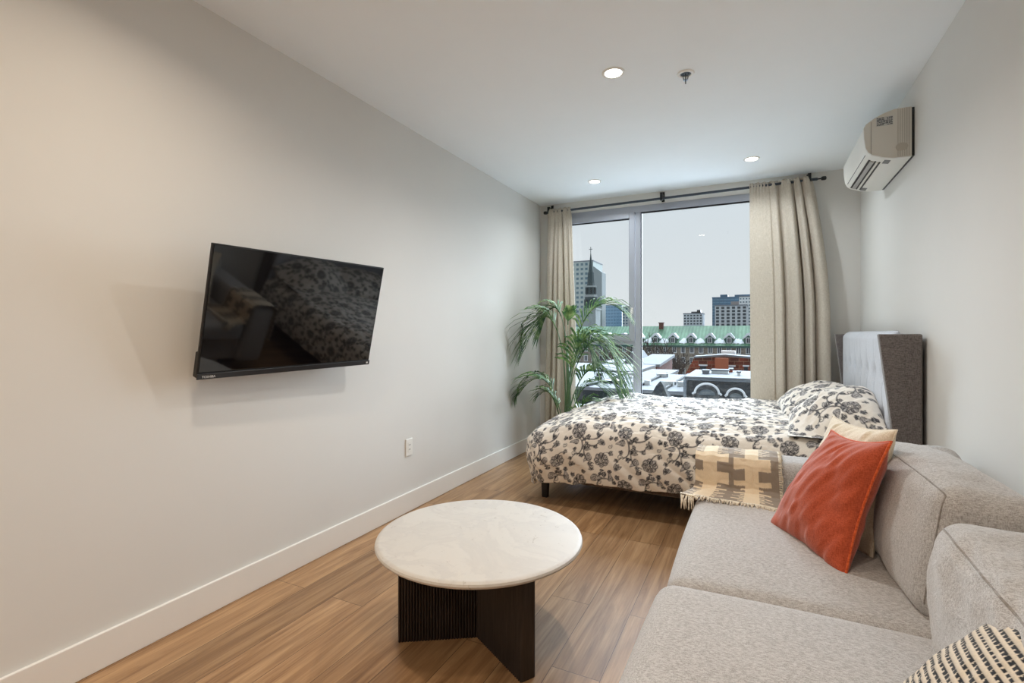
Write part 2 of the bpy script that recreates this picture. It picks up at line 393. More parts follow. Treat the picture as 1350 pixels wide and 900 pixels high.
# ------------------------------------------------------------------ curtain rod and curtains
RY = 4.9
rodz = lambda x: 2.478 + (x + 2.0) * .0092
cr = thing('curtain_rod', 'thin black curtain rod on brackets above the window', 'curtain rod', (-.75, YB, 2.49))
obj('rod', MB().tube([(-1.99, RY, rodz(-1.99)), (.47, RY, rodz(.47))], .012, 12), plain('rod_metal', (58, 66, 76), .4, metal=.3), cr, smooth=40)
for x in (-2.005, .515): obj('finial', MB().lathe((x, RY, rodz(x)), [(.006, -.016), (.018, -.013), (.022, 0), (.018, .013), (.006, .016)], 20), m_blackmetal, cr, smooth=True)
obj('end_stub', MB().tube([(.47, RY, rodz(.47)), (.50, RY, rodz(.5))], .006, 10), m_blackmetal, cr)
for x in (-1.965, -.808, .412):
    z = rodz(x)
    obj('bracket', MB().box((x - .014, YB - .006, z - .01), (x + .014, YB, H - .012)).box((x - .010, RY - .012, z + .030), (x + .010, YB, z + .050)).box((x - .012, RY - .018, z - .018), (x + .012, RY + .016, z + .055)), m_blackmetal, cr)
s = N('linen_curtain'); mp = s.coord((1, 1, 6)); nz = s.noise(mp, 60, 5, .7); mp2 = s.coord((8, 8, 1)); nz2 = s.noise(mp2, 40, 3)
ad = s.add('ShaderNodeMath', operation='ADD'); s.ln(nz, 0, ad, 0); s.ln(nz2, 0, ad, 1)
ml = s.add('ShaderNodeMath', operation='MULTIPLY'); s.ln(ad, 0, ml, 0); ml.inputs[1].default_value = .5
r = s.ramp(ml, 0, [(.35, lin((192, 183, 168))), (.65, lin((222, 214, 202)))]); s.ln(r, 0, s.b, 'Base Color'); s.b.inputs['Roughness'].default_value = .95
s.b.inputs['Specular IOR Level'].default_value = .1; s.bump(ml, 0, .2, .002)
tl = s.add('ShaderNodeBsdfTranslucent'); s.ln(r, 0, tl, 0); mxs = s.add('ShaderNodeMixShader'); mxs.inputs[0].default_value = .22
s.ln(s.b, 0, mxs, 1); s.ln(tl, 0, mxs, 2); s.ln(mxs, 0, s.out, 0); m_linen = s.m
def curtain(label, xl, xr, folds, seed, flat=0.0):
    """xl, xr: functions of h (0 bottom .. 1 top)"""
    rnd = random.Random(seed); nx, nz_ = 220, 90
    ph = [rnd.uniform(-.9, .9) for _ in range(folds + 2)]; am = [rnd.uniform(.5, 1.35) for _ in range(folds + 2)]
    mb = MB()
    for j in range(nz_ + 1):
        h = j / nz_; ztop = 2.520
        for i in range(nx + 1):
            q = i / nx; x = xl(h) + (xr(h) - xl(h)) * q
            g = flat + (1 - flat) * q if flat else q
            qq = max(0, (q - flat) / (1 - flat)) if flat else q
            f = qq * folds; k = int(min(f, folds - 1)); fr_ = f - k
            a0 = am[k] * (1 - fr_) + am[k + 1] * fr_
            f += .16 * math.sin(2 * math.pi * f / folds * 1.7 + seed) + .05 * math.sin(2.4 * h + f)
            w = math.sin(2 * math.pi * f + .5 * math.sin(2.1 * h + seed)) + .28 * math.sin(4 * math.pi * f + seed + 2 * h) + .12 * math.sin(6.3 * math.pi * f + h)
            w = math.copysign(abs(w) ** .75, w)
            amp = .040 * a0 * (.35 + .65 * min(1, (1 - h) * 5 + .0)) * (min(1, qq * 8) if flat else 1)
            y = RY + w * amp + .006 * math.sin(q * 9 + h * 4)
            # gathered header over the rod
            hd = max(0, min(1, (h - .965) / .035))
            y += (.15 + hd) * .007 * math.sin(q * 2 * math.pi * folds * 5 + seed) * max(0, min(1, (h - .80) / .15)) - .010 * math.exp(-((h - .984) / .01) ** 2)
            z = .015 + (ztop - .015) * h + (.004 * math.sin(q * 57) * hd) + (rodz(x) - 2.49) * h
            mb.v.append(Vector((x + .012 * math.cos(2 * math.pi * f) * (1 - hd) * (1 if qq > 0 else 0), y, z)))
    for j in range(nz_):
        for i in range(nx):
            a = j * (nx + 1) + i; mb.f.append((a, a + 1, a + nx + 2, a + nx + 1))
    o = obj('curtain', mb, m_linen, None, smooth=True)
    md = o.modifiers.new('thick', 'SOLIDIFY'); md.thickness = .002
    tag(o, label, 'curtain'); return o
curtain('narrow beige linen curtain beside the palm', lambda h: -2.03 + .05 * h, lambda h: -1.70 - .03 * max(0, h - .5) * 2 + .02 * math.sin(3 * h), 5, 2)
curtain('wide beige linen curtain at the headboard end of the window', lambda h: -.036 - .012 * h, lambda h: .56 - .03 * h - .11 * max(0, (h - .55) / .45) ** 1.6, 4, 5, .28)

# ------------------------------------------------------------------ coffee table
TX, TY = -.992, 1.732
ct = thing('coffee_table', 'round coffee table with white marble top and black fluted base', 'table', (TX, TY, 0))
s = N('white_marble'); mp = s.coord(); n1 = s.noise(mp, 3.5, 8, .65); n1.inputs['Distortion'].default_value = 1.2
r1 = s.ramp(n1, 0, [(.0, lin((194, 189, 183))), (.40, lin((203, 199, 193))), (.485, lin((198, 194, 189))), (.53, lin((205, 201, 195))), (1, lin((201, 197, 191)))])
n2 = s.noise(mp, 13, 10, .75); n2.inputs['Distortion'].default_value = 2.6
r2 = s.ramp(n2, 0, [(0, (.42, .38, .34, 1)), (.335, (.62, .58, .54, 1)), (.395, (1, 1, 1, 1)), (1, (1, 1, 1, 1))])
mx = s.add('ShaderNodeMix', data_type='RGBA', blend_type='MULTIPLY'); mx.inputs[0].default_value = .8; s.ln(r1, 0, mx, 6); s.ln(r2, 0, mx, 7); s.ln(mx, 2, s.b, 'Base Color')
s.b.inputs['Roughness'].default_value = .48; s.b.inputs['Specular IOR Level'].default_value = .3; m_marble = s.m
rt = .408
obj('tabletop', MB().lathe((TX, TY, 0), [(.02, .372), (rt - .03, .372), (rt - .012, .374), (rt - .003, .380), (rt, .387), (rt - .003, .394), (rt - .010, .3985), (rt - .02, .400), (.02, .400)], 96), m_marble, ct, smooth=30)
s = N('black_fluted_oak'); mp = s.coord((30, 30, 2)); n1 = s.noise(mp, 4, 5); r1 = s.ramp(n1, 0, [(.3, lin((26, 21, 20))), (.7, lin((54, 45, 42)))]); s.ln(r1, 0, s.b, 'Base Color'); s.b.inputs['Roughness'].default_value = .45; m_flute = s.m
for ang in (212, -30.5, 90):
    a = R(ang); d = Vector((math.cos(a), math.sin(a), 0)); nn = Vector((-d.y, d.x, 0)); L = .325; t = .026; cc = Vector((-.985, 1.732, 0))
    poly = []; pitch = .0112; n = int(L / pitch)
    for sgn in (1, -1):
        side = []
        for i in range(n):
            x0 = i * pitch
            for q in range(4):
                side.append((x0 + pitch * q / 4, sgn * (t / 1 + .0062 * math.sin(math.pi * q / 4))))
        side.append((L, sgn * t * .9))
        poly += side if sgn == 1 else side[::-1]
    obj('base_panel', MB().prism(poly, lambda p, k: cc + d * p[0] + nn * p[1] + Vector((0, 0, 0 if k == 0 else .372))), m_flute, ct)

# ------------------------------------------------------------------ floral pattern, drawn once as an array of colours
TW, THT, PX = .31, .37, .0012
gw, gh = int(TW / PX), int(THT / PX)
gx, gy = np.meshgrid((np.arange(gw) + .5) * PX, (np.arange(gh) + .5) * PX)
ink = np.zeros((gh, gw)); grey = np.zeros((gh, gw))
def wr(cx, cy):
    dx = (gx - cx + TW / 2) % TW - TW / 2; dy = (gy - cy + THT / 2) % THT - THT / 2; return dx, dy
def line_(d, w): return np.clip(1.4 - np.abs(d) / w, 0, 1)
def putink(a):
    global ink; ink = np.maximum(ink, a)
def putgrey(mask, v=.45):
    global grey; grey = np.where(mask > .5, v, grey)
def flower(cx, cy, rad, n=8, rot=0):
    dx, dy = wr(cx, cy); r_ = np.hypot(dx, dy); a = np.arctan2(dy, dx)
    for k in range(n):
        t = rot + k * 2 * math.pi / n; px, py = rad * .62 * math.cos(t), rad * .62 * math.sin(t); q = np.hypot(dx - px, dy - py)
        putgrey(q < rad * .34, .16); putgrey((q < rad * .25), .55)
        putink(line_(q - rad * .35, .0030) * (r_ > rad * .45)); putink(.8 * line_(q - rad * .20, .0016))
    putgrey(r_ < rad * .34, .10); putink(line_(r_ - rad * .36, .0026)); putink(line_(r_ - rad * .17, .0024))
    putink(.8 * line_(np.abs(np.sin(6 * a)) * r_, .0022) * ((r_ > rad * .17) & (r_ < rad * .34)))
def leaf(cx, cy, L, w, ang, dark=.45, hatch=True):
    dx, dy = wr(cx, cy); c, s_ = math.cos(ang), math.sin(ang); x = dx * c + dy * s_; y = -dx * s_ + dy * c
    t_ = np.clip(x / L, 0, 1); wd = w * np.sin(np.pi * t_ ** .7); ins = (x > 0) & (x < L)
    putgrey(ins & (np.abs(y) < wd), dark * .75); putink(line_(np.abs(y) - wd, .0025) * ins); putink(line_(y, .0012) * ins)
    if hatch: putink(.6 * line_(np.sin((x - np.abs(y)) * 420) * .003, .0012) * (ins & (np.abs(y) < wd)))
def arc(cx, cy, r_, a0, a1, w=.0024, taper=True):
    dx, dy = wr(cx, cy); rr = np.hypot(dx, dy); a = (np.arctan2(dy, dx) - a0) % (2 * np.pi); span = (a1 - a0) % (2 * np.pi)
    putink(line_(rr - r_, w * (1 + .6 * np.sin(np.pi * np.clip(a / span, 0, 1)))) * (a < span))
def curl(cx, cy, r0, turns, a0, w=.0023):
    n = 40
    for i in range(n):
        t_ = i / n; r_ = r0 * (1 - .8 * t_); a = a0 + turns * 2 * math.pi * t_
        dx, dy = wr(cx + r_ * math.cos(a), cy + r_ * math.sin(a)); putink(line_(np.hypot(dx, dy), w * 1.1))
def paisley(cx, cy, rad, ang):
    dx, dy = wr(cx, cy); c, s_ = math.cos(ang), math.sin(ang); x = dx * c + dy * s_; y = -dx * s_ + dy * c
    y2 = y - .35 * np.clip(x, 0, None) ** 1.6 / rad ** .6
    w_ = np.where(x < 0, np.sqrt(np.clip(rad ** 2 - x ** 2, 0, None)), rad * np.clip(1 - x / (2.1 * rad), 0, 1) ** .8)
    ins = (x > -rad) & (x < 2.1 * rad); d = np.abs(y2) - w_
    putgrey(ins & (d < 0), .5); putink(line_(d, .0028) * ins); putink(line_(d + rad * .28, .0014) * ins * (x < rad))
    rr = np.hypot(x, y2); putink(line_(rr - rad * .35, .0016)); putink(.7 * line_(np.sin(rr * 900) * .003, .001) * (d < -rad * .05) * ins)
def tulip(cx, cy, rad, ang):
    for k in (-.55, 0, .55): leaf(cx, cy, rad * 1.6, rad * .42, ang + k, .40)
    dx, dy = wr(cx, cy); putgrey(np.hypot(dx, dy) < rad * .4, .6); putink(line_(np.hypot(dx, dy) - rad * .4, .0018))
arc(.155, .33, .10, R(190), R(330), .0028); arc(.02, .185, .085, R(-60), R(60), .0028); arc(.20, .14, .085, R(150), R(260), .0028)
arc(.26, .27, .06, R(60), R(200)); arc(.08, .07, .055, R(20), R(150)); arc(.17, .23, .05, R(200), R(340)); arc(.285, .10, .05, R(90), R(230))
curl(.045, .125, .018, 1.2, 0); curl(.215, .30, .018, -1.3, 2); curl(.13, .20, .014, 1.1, 4); curl(.29, .19, .016, -1.2, 1); curl(.17, .035, .014, 1.2, 3)
flower(.075, .285, .048, 8, .2); flower(.235, .085, .050, 8, 0)
tulip(.115, .165, .030, R(20)); tulip(.245, .205, .026, R(150)); tulip(.02, .035, .026, R(60))
paisley(.185, .325, .024, R(-25)); paisley(.06, .215, .019, R(160)); paisley(.145, .10, .022, R(200)); paisley(.295, .325, .018, R(80))
for cx, cy, L, a, dk in ((.145, .045, .026, 30, .8), (.115, .215, .024, 100, .5), (.215, .355, .026, -10, .8), (.30, .235, .026, 110, .6), (.06, .155, .024, 160, .8), (.24, .02, .024, 250, .5), (.005, .29, .024, 80, .4), (.02, .33, .030, 40, .9), (.135, .25, .032, -60, .3), (.20, .26, .028, 15, .85), (.17, .005, .034, 120, .4), (.30, .01, .03, 200, .9), (.095, .12, .028, 280, .85),
                         (.285, .15, .03, -30, .4), (.19, .165, .026, 60, .3), (.26, .345, .03, 140, .5), (.01, .245, .028, -20, .35), (.10, .355, .026, 10, .4), (.03, .10, .026, 200, .4)):
    leaf(cx, cy, L, L * .28, R(a), dk); leaf(cx, cy, L * .8, L * .22, R(a + 45), dk); leaf(cx, cy, L * .8, L * .22, R(a - 45), dk)
base = np.array(lin((238, 230, 219))[:3]); gc = np.array(lin((146, 144, 150))[:3]); ik = np.array(lin((30, 33, 44))[:3])
tile = base[None, None] * (1 - grey[..., None]) + gc[None, None] * grey[..., None]
tile = tile * (1 - ink[..., None]) + ik[None, None] * ink[..., None]
def blur(t, k=1):
    for _ in range(k):
        t = (t + np.roll(t, 1, 0) + np.roll(t, -1, 0) + np.roll(t, 1, 1) + np.roll(t, -1, 1)) / 5
    return t
tile = blur(tile, 1)
def floral(us, vs):
    i = (np.floor(vs / PX).astype(int)) % gh; j = (np.floor(us / PX).astype(int)) % gw
    return tile[i, j]
def gridmesh(name, P, colr, mat, parent=None, closed=False, thick=0):
    """P: (n, m, 3) array of points, colr: (n, m, 3)"""
    n, m = P.shape[:2]; me = bpy.data.meshes.new(name)
    off = root_of(parent) if parent else Vector(((P[..., 0].min() + P[..., 0].max()) / 2, (P[..., 1].min() + P[..., 1].max()) / 2, P[..., 2].min()))
    V = (P.reshape(-1, 3) - np.array(off)).astype(np.float32)
    I = np.arange(n * m).reshape(n, m); q = np.stack([I[:-1, :-1], I[:-1, 1:], I[1:, 1:], I[1:, :-1]], -1).reshape(-1, 4)
    me.vertices.add(n * m); me.vertices.foreach_set('co', V.ravel())
    me.loops.add(q.size); me.loops.foreach_set('vertex_index', q.ravel().astype(np.int32))
    me.polygons.add(len(q)); me.polygons.foreach_set('loop_start', (np.arange(len(q)) * 4).astype(np.int32))
    me.polygons.foreach_set('use_smooth', np.ones(len(q), bool)); me.update(calc_edges=True)
    if colr is not None:
        at_ = me.color_attributes.new('pattern', 'FLOAT_COLOR', 'POINT')
        at_.data.foreach_set('color', np.concatenate([colr.reshape(-1, 3), np.ones((n * m, 1))], 1).astype(np.float32).ravel())
    me.materials.append(mat); o = bpy.data.objects.new(name, me); COL.objects.link(o)
    if parent: o.parent = parent
    else: o.location = off
    if thick:
        md = o.modifiers.new('thick', 'SOLIDIFY'); md.thickness = thick; md.offset = -1
    return o
def vnoise(X, Y, seed, scale):
    """smooth value noise on arrays"""
    rs = np.random.RandomState(seed); G = rs.rand(64, 64); x = X * scale + 1000; y = Y * scale + 1000
    xi = np.floor(x).astype(int); yi = np.floor(y).astype(int); fx = x - xi; fy = y - yi; fx = fx * fx * (3 - 2 * fx); fy = fy * fy * (3 - 2 * fy)
    g = lambda a, b: G[a % 64, b % 64]
    return (g(xi, yi) * (1 - fx) + g(xi + 1, yi) * fx) * (1 - fy) + (g(xi, yi + 1) * (1 - fx) + g(xi + 1, yi + 1) * fx) * fy - .5

# ------------------------------------------------------------------ bed
BX0, BX1, BY0, BY1 = -1.42, .655, 3.27, 4.79
bed = thing('bed', 'double bed with winged dark grey headboard and tufted pale panel', 'bed', (-.35, 4.03, 0))
m_dgrey = fabric('charcoal_weave', (88, 82, 80), (128, 121, 118), 420)
m_lgrey = fabric('pale_grey_upholstery', (186, 190, 198), (208, 212, 220), 300, bump=.1)
m_leg = plain('black_leg_wood', (16, 15, 16), .4)
obj('side_rail', MB().box((BX0 + .02, BY0 + .01, .155), (BX1, BY1 - .01, .36)), fabric('brown_rail_weave', (84, 72, 64), (122, 108, 98), 220), bed, bevel=.012)
for x, y in ((BX0 + .035, BY0 + .115), (BX0 + .035, BY1 - .1), (.5, BY0 + .085), (.5, BY1 - .1)):
    obj('leg', MB().add([(x + a * w, y + b * w, z) for z, w in ((0, .020), (.158, .026)) for a, b in ((-1, -1), (1, -1), (1, 1), (-1, 1))], [(0, 3, 2, 1), (4, 5, 6, 7), (0, 1, 5, 4), (1, 2, 6, 5), (2, 3, 7, 6), (3, 0, 4, 7)]), m_leg, bed, bevel=.003)
obj('mattress', MB().box((BX0 + .06, BY0 + .03, .36), (BX1 - .01, BY1 - .03, .51)), plain('mattress_ticking', (225, 222, 216), .9), bed, bevel=.05)
HZ = 1.195; HY0, HY1 = 3.20, 4.84
obj('headboard_frame', MB().box((.690, HY0, .10), (.768, HY1, HZ)), m_dgrey, bed, bevel=.01)
for y in (HY0, HY1 - .045):
    obj('headboard_wing', MB().prism([(.700, .12), (.700, HZ - .001), (.582, HZ - .001), (.652, .60), (.672, .12)], lambda p, k: (p[0], y - .001 + (.047 if k else 0), p[1])), m_dgrey, bed, bevel=.007)
# tufted centre panel as a displaced grid
n_, m_ = 120, 260
ys = np.linspace(HY0 + .045, HY1 - .045, m_); zs = np.linspace(.35, HZ, n_); YY, ZZ = np.meshgrid(ys, zs)
btn = [(y, z) for z in (.975, .745, .52) for y in np.arange(3.40, 4.75, .21)]
XX = np.full_like(YY, .652); edge = np.minimum(np.minimum(YY - ys[0], ys[-1] - YY), HZ - ZZ); XX += .035 * np.clip(1 - edge / .035, 0, 1) ** 2
for y, z in btn:
    d = np.hypot(YY - y, ZZ - z); XX += .024 * np.exp(-(d / .040) ** 2) + .008 * np.exp(-(np.abs(YY - y) / .010)) * np.exp(-np.abs(ZZ - z) / .09)
pn = gridmesh('headboard_panel', np.stack([XX, YY, ZZ], -1), None, m_lgrey, bed, thick=.02)
for y, z in btn:
    obj('button', MB().lathe((.666, y, z), [(.002, -.006), (.019, -.003), (.021, .002), (.015, .008), (.001, .010)], 14, Matrix.Rotation(R(-90), 3, 'Y')), m_dgrey, bed, smooth=True)

# duvet: top sheet plus hanging sides
def drape_profile(o, Rr):
    q = np.minimum(o, Rr * np.pi / 2); out = Rr * np.sin(q / Rr); dn = Rr * (1 - np.cos(q / Rr)); rest = np.maximum(0, o - Rr * np.pi / 2)
    return out, dn + rest
st = .0052
a = np.arange(-.56, 1.96, st)      # along x from the foot edge; negative hangs over the foot
b = np.arange(-.50, 1.50 + .34, st)  # along y from the near edge
A, B = np.meshgrid(a, b, indexing='ij')
ox = np.clip(-A, 0, None); oyn = np.clip(-B, 0, None); oyf = np.clip(B - 1.50, 0, None)
hang_n = .495 - .045 * np.clip(A / .6, 0, 1) - .015 * np.clip((A - .6) / .8, 0, 1); oyn = oyn / .50 * hang_n
oy_ = oyn + oyf; pn_ = 5.0; o = (ox ** pn_ + oy_ ** pn_) ** (1 / pn_) + 1e-9; o = np.minimum(o, .535)
Rr = .10; out, dn = drape_profile(o, Rr)
nrmv = np.hypot(ox, oy_) + 1e-9; dirx = -ox / nrmv; diry = (oyf - oyn) / nrmv
bulge = .035 * np.sin(np.pi * np.clip(dn / .45, 0, 1)) + .02 * vnoise(A, B, 4, 4) * np.clip(dn * 8, 0, 1) + .010 * vnoise(A * 1 + B, B * .3, 8, 16) * np.clip(dn * 5, 0, 1)
fx = BX0 + .07 + np.clip(A, 0, None); fy = BY0 + .05 + np.clip(B, 0, 1.40 + .02)
hor = out + bulge * (o > .02)
P0 = fx + dirx * hor; P1 = fy + diry * hor
top = .607 + .016 * (1 - np.clip((B - .75) / .75, -1, 1) ** 4) + .030 * vnoise(A, B, 1, 3.0) + .022 * vnoise(A * .5, B * 1.4, 2, 9) + .010 * vnoise(A * .7, B * 2.0, 3, 24) + .004 * vnoise(A, B * 1.5, 5, 50)
top = top - (.075 * np.clip(1 - A / .38, 0, 1) ** 2 + .02 * np.clip(1 - B / .2, 0, 1) ** 2) * np.clip(1 - dn / .36, 0, 1)
hem = .003 * np.sin(A * 31 + B * 19) * np.clip(dn * 3, 0, 1)
P2 = top - dn * 1.0 + hem
hc = floral(A + .1, B + .06 * 0 + .4)
m_floral = attrmat('floral_cotton')
duv = gridmesh('duvet', np.stack([P0, P1, P2], -1), hc, m_floral, None, thick=.012)
tag(duv, 'white duvet printed with dark scrolling flowers, draped over the bed', 'duvet')

def pillow(w, h, T, M, n=70, seed=0, wr_amp=.006, corner=.05, twist=0, exp=.55, wscale=9):
    """two-sided cushion mesh as one closed grid; returns points (n, 2n-1, 3) and param coords"""
    u = np.linspace(-1, 1, n); U, V_ = np.meshgrid(u, u, indexing='ij')
    prof_ = (np.clip(1 - U ** 2, 0, 1) ** exp) * (np.clip(1 - V_ ** 2, 0, 1) ** exp)
    pinch = lambda s_, t_: s_ * (1 - corner * (1 - t_ ** 2) * 1.0 * abs(1))
    X = w / 2 * U * (1 - corner * (1 - V_ ** 2)); Y = h / 2 * V_ * (1 - corner * (1 - U ** 2))
    res = []
    for sgn in (1, -1):
        wn = wr_amp * (vnoise(X + sgn, Y, seed + 1, wscale) * 2 + vnoise(X * 2 - Y + sgn, Y, seed + 2, wscale * 2.4)) * np.clip(prof_ * 3, 0, 1)
        Z = sgn * T / 2 * prof_ + wn
        Z = Z + twist * U * (V_ + 1) / 2
        Pp = np.stack([X, Y, Z], -1)
        res.append(Pp)
    back = res[1][:, ::-1][:, 1:]
    full = np.concatenate([res[0], back], 1)
    Mv = np.array(M); pts = full @ Mv[:3, :3].T + Mv[:3, 3]
    UU = np.concatenate([X, X[:, ::-1][:, 1:]], 1); VV = np.concatenate([Y, (Y[:, ::-1] + 3)[:, 1:]], 1)
    return pts, UU, VV
def frameM(center, ex, ey):
    ex = Vector(ex).normalized(); ey = Vector(ey); ey = (ey - ex * ey.dot(ex)).normalized(); ez = ex.cross(ey)
    M = Matrix((ex, ey, ez)).transposed().to_4x4(); M.translation = Vector(center); return M
def bed_pillow(label, center, ex, ey, seed, w=.70, h=.48, T=.20, droop=0):
    pts, U, V_ = pillow(w, h, T, frameM(center, ex, ey), n=130, seed=seed, wr_amp=.010, corner=.05)
    # settle on the duvet
    pts[..., 2] -= droop * np.clip((3.62 - pts[..., 1]) / .36, 0, 1) ** 1.3 * np.clip((pts[..., 2] - .60) / .15, 0, 1)
    lo = .612; pts[..., 2] = np.where(pts[..., 2] < lo, lo + (pts[..., 2] - lo) * .05, pts[..., 2])
    o = gridmesh('bed_pillow', pts, floral(U + .35 + seed * .11, V_ + .5 + seed * .07), m_floral)
    return tag(o, label, 'pillow', 'floral bed pillows')
bed_pillow('floral bed pillow on the window side of the bed', (.38, 4.25, .715), (-.05, 1, 0), (.88, 0, .34), 3, T=.22)
bed_pillow('floral bed pillow nearest the sofa, leaning on the headboard', (.415, 3.60, .725), (.05, 1, -.02), (.86, 0, .42), 5, w=.74, h=.52, T=.24, droop=.15)

# ------------------------------------------------------------------ sofa
m_sofa = fabric('grey_sofa_weave', (148, 143, 139), (197, 194, 192), 520, bump=.3, big=.04)
def rbox(c, half, r, bulge=(0, 0, 0), n=22, M=None, seed=0, wr_=.0):
    mb = MB(); c = Vector(c); h = Vector(half)
    for ax in range(3):
        for sg in (-1, 1):
            k = len(mb.v); i1, i2 = (ax + 1) % 3, (ax + 2) % 3
            for i in range(n + 1):
                for j in range(n + 1):
                    def mp_(t): t = -1 + 2 * t / n; return math.sin(t * math.pi / 2) * .5 + t * .5
                    p = Vector((0, 0, 0)); p[ax] = sg * h[ax]; p[i1] = mp_(i) * h[i1]; p[i2] = mp_(j) * h[i2]
                    inn = Vector([max(-(h[q] - r), min(h[q] - r, p[q])) for q in range(3)]); d = p - inn
                    if d.length > 1e-9: p = inn + d.normalized() * r
                    q = p.copy()
                    for e in range(3):
                        f1, f2 = (e + 1) % 3, (e + 2) % 3
                        q[e] += bulge[e] * (p[e] / h[e]) * max(0, 1 - (p[f1] / h[f1]) ** 2) ** .8 * max(0, 1 - (p[f2] / h[f2]) ** 2) ** .8
                    if wr_:
                        rd = 1 - abs(noise.noise(Vector((q.x * 5 + q.z * 9 + seed, q.y * 16 - q.z * 7, q.z * 5)))) * 2.2
                        q += Vector((-.35, 0, .35)) * wr_ * max(0, rd) ** 3 * max(0, 1 - (p.y / h.y) ** 2)
                        q += Vector((0, 0, 0)) + q.normalized() * wr_ * noise.noise(q * 7 + Vector((seed, 0, 0)))
                    mb.v.append(((M @ q) if M else q) + c)
            for i in range(n):
                for j in range(n):
                    a_ = k + i * (n + 1) + j; mb.f.append((a_, a_ + 1, a_ + n + 2, a_ + n + 1))
    return mb
def seam_pts(c, half, r, bulge, M, seed, wr_):
    h = Vector(half); c = Vector(c); out_ = []
    raw = [Vector((-1, -1, z)) for z in np.linspace(-.80, .97, 24)] + [Vector((-1, y, 1)) for y in np.linspace(-.97, .9, 40)]
    for v in raw:
        p = Vector((v.x * h.x, v.y * h.y, v.z * h.z)); inn = Vector([max(-(h[q] - r), min(h[q] - r, p[q])) for q in range(3)]); d = p - inn
        p = inn + d.normalized() * r; q = p.copy()
        for e in range(3):
            f1, f2 = (e + 1) % 3, (e + 2) % 3
            q[e] += bulge[e] * (p[e] / h[e]) * max(0, 1 - (p[f1] / h[f1]) ** 2) ** .8 * max(0, 1 - (p[f2] / h[f2]) ** 2) ** .8
        if wr_:
            rd = 1 - abs(noise.noise(Vector((q.x * 5 + q.z * 9 + seed, q.y * 16 - q.z * 7, q.z * 5)))) * 2.2
            q += Vector((-.35, 0, .35)) * wr_ * max(0, rd) ** 3 * max(0, 1 - (p.y / h.y) ** 2)
            q += q.normalized() * wr_ * noise.noise(q * 7 + Vector((seed, 0, 0)))
        out_.append((M @ q) + c)
    return out_
def softbox(name, *a, mat=m_sofa, parent=None, **k): return obj(name, rbox(*a, **k), mat, parent, smooth=True, weld=1e-5)
SX0 = -.245
sofa = thing('sofa', 'light grey woven fabric sofa along the right wall', 'sofa', (.25, 1.6, 0))
softbox('base', (.25, 1.55, .19), (.455, 1.03, .10), .03, parent=sofa)
for x, y in ((-.15, .62), (-.15, 2.5), (.66, .62), (.66, 2.5)): obj('foot', MB().lathe((x, y, 0), [(.018, 0), (.026, .10)], 16), m_leg, sofa, smooth=40)
softbox('arm', (.255, 2.675, .345), (.505, .108, .258), .045, (0, .008, .006), parent=sofa)
softbox('backrest', (.665, 1.60, .345), (.095, .97, .240), .045, (0, 0, .004), parent=sofa)
softbox('seat_cushion', (.135, 2.065, .355), (.385, .500, .085), .055, (.012, .0, .022), parent=sofa, n=30)
softbox('seat_cushion', (.125, 1.045, .362), (.392, .520, .095), .060, (.014, .01, .030), parent=sofa, n=30)
def seam(pts, parent, r_=.003): obj('seam_piping', MB().tube(pts, r_, 6), fabric('seam_thread', (128, 121, 115), (154, 147, 141), 200) if 'seam_thread' not in MATS else MATS['seam_thread'], parent, smooth=True)
def back_cushion(c, half, lean, rz, bulge, seed, wr_=.012, seams=True):
    M = (Matrix.Rotation(rz, 3, 'Z') @ Matrix.Rotation(lean, 3, 'Y'))
    o = softbox('back_cushion', c, half, .055, bulge, parent=sofa, M=M, n=34, seed=seed, wr_=wr_)
    if seams:
        hx, hy, hz = half; r = .055; e = .0165
        for sx in (-1,):
            X = sx * (hx - e); pts = []
            Yb, Zb = hy - e, hz - e; rr = .05
            loop = [(-Yb, -Zb + rr), (-Yb, Zb - rr)] + [(-Yb + rr - rr * math.cos(t), Zb - rr + rr * math.sin(t)) for t in (R(30), R(60), R(90))] + [(y, Zb) for y in np.linspace(-Yb + rr * 1.2, Yb - rr, 14)]
            for y, z in loop:
                q = Vector((X, y, z)); q.z += bulge[2] * (z / hz) * max(0, 1 - (X / hx) ** 2) ** .8 * max(0, 1 - (y / hy) ** 2) ** .8
                q.y += bulge[1] * (y / hy) * max(0, 1 - (X / hx) ** 2) ** .8 * max(0, 1 - (z / hz) ** 2) ** .8
                pts.append(M @ q + Vector(c))
            obj('seam_piping', MB().tube(seam_pts(c, half, .055, bulge, M, seed, wr_), .0024, 6), MATS.get('seam_thread') or fabric('seam_thread', (128, 121, 115), (154, 147, 141), 200), o, smooth=True)
    return o
back_cushion((.505, 1.985, .605), (.115, .345, .180), R(8), R(2), (.03, .012, .022), 1)
back_cushion((.497, 1.225, .580), (.118, .360, .160), R(1), R(-2), (.03, .02, .022), 2, .024)
back_cushion((.600, 2.50, .590), (.085, .20, .125), R(24), R(-14), (.04, .04, .03), 3, .035, False)

def loose_pillow(name, label, corners_c, ex, ey, w, h, T, mat, seed, col=None, lo=None, **k):
    M = frameM(corners_c, ex, ey); pts, U, V_ = pillow(w, h, T, M, n=90, seed=seed, **k)
    if lo is not None: pts[..., 2] = np.where(pts[..., 2] < lo, lo + (pts[..., 2] - lo) * .15, pts[..., 2])
    o = gridmesh(name, pts, col(U, V_) if col else None, mat)
    return tag(o, label, 'cushion'), M
m_orange = fabric('rust_linen', (160, 66, 38), (192, 88, 56), 420, bump=.2, big=.12)
m_cream = fabric('cream_linen', (214, 198, 172), (236, 224, 204), 420, bump=.2)
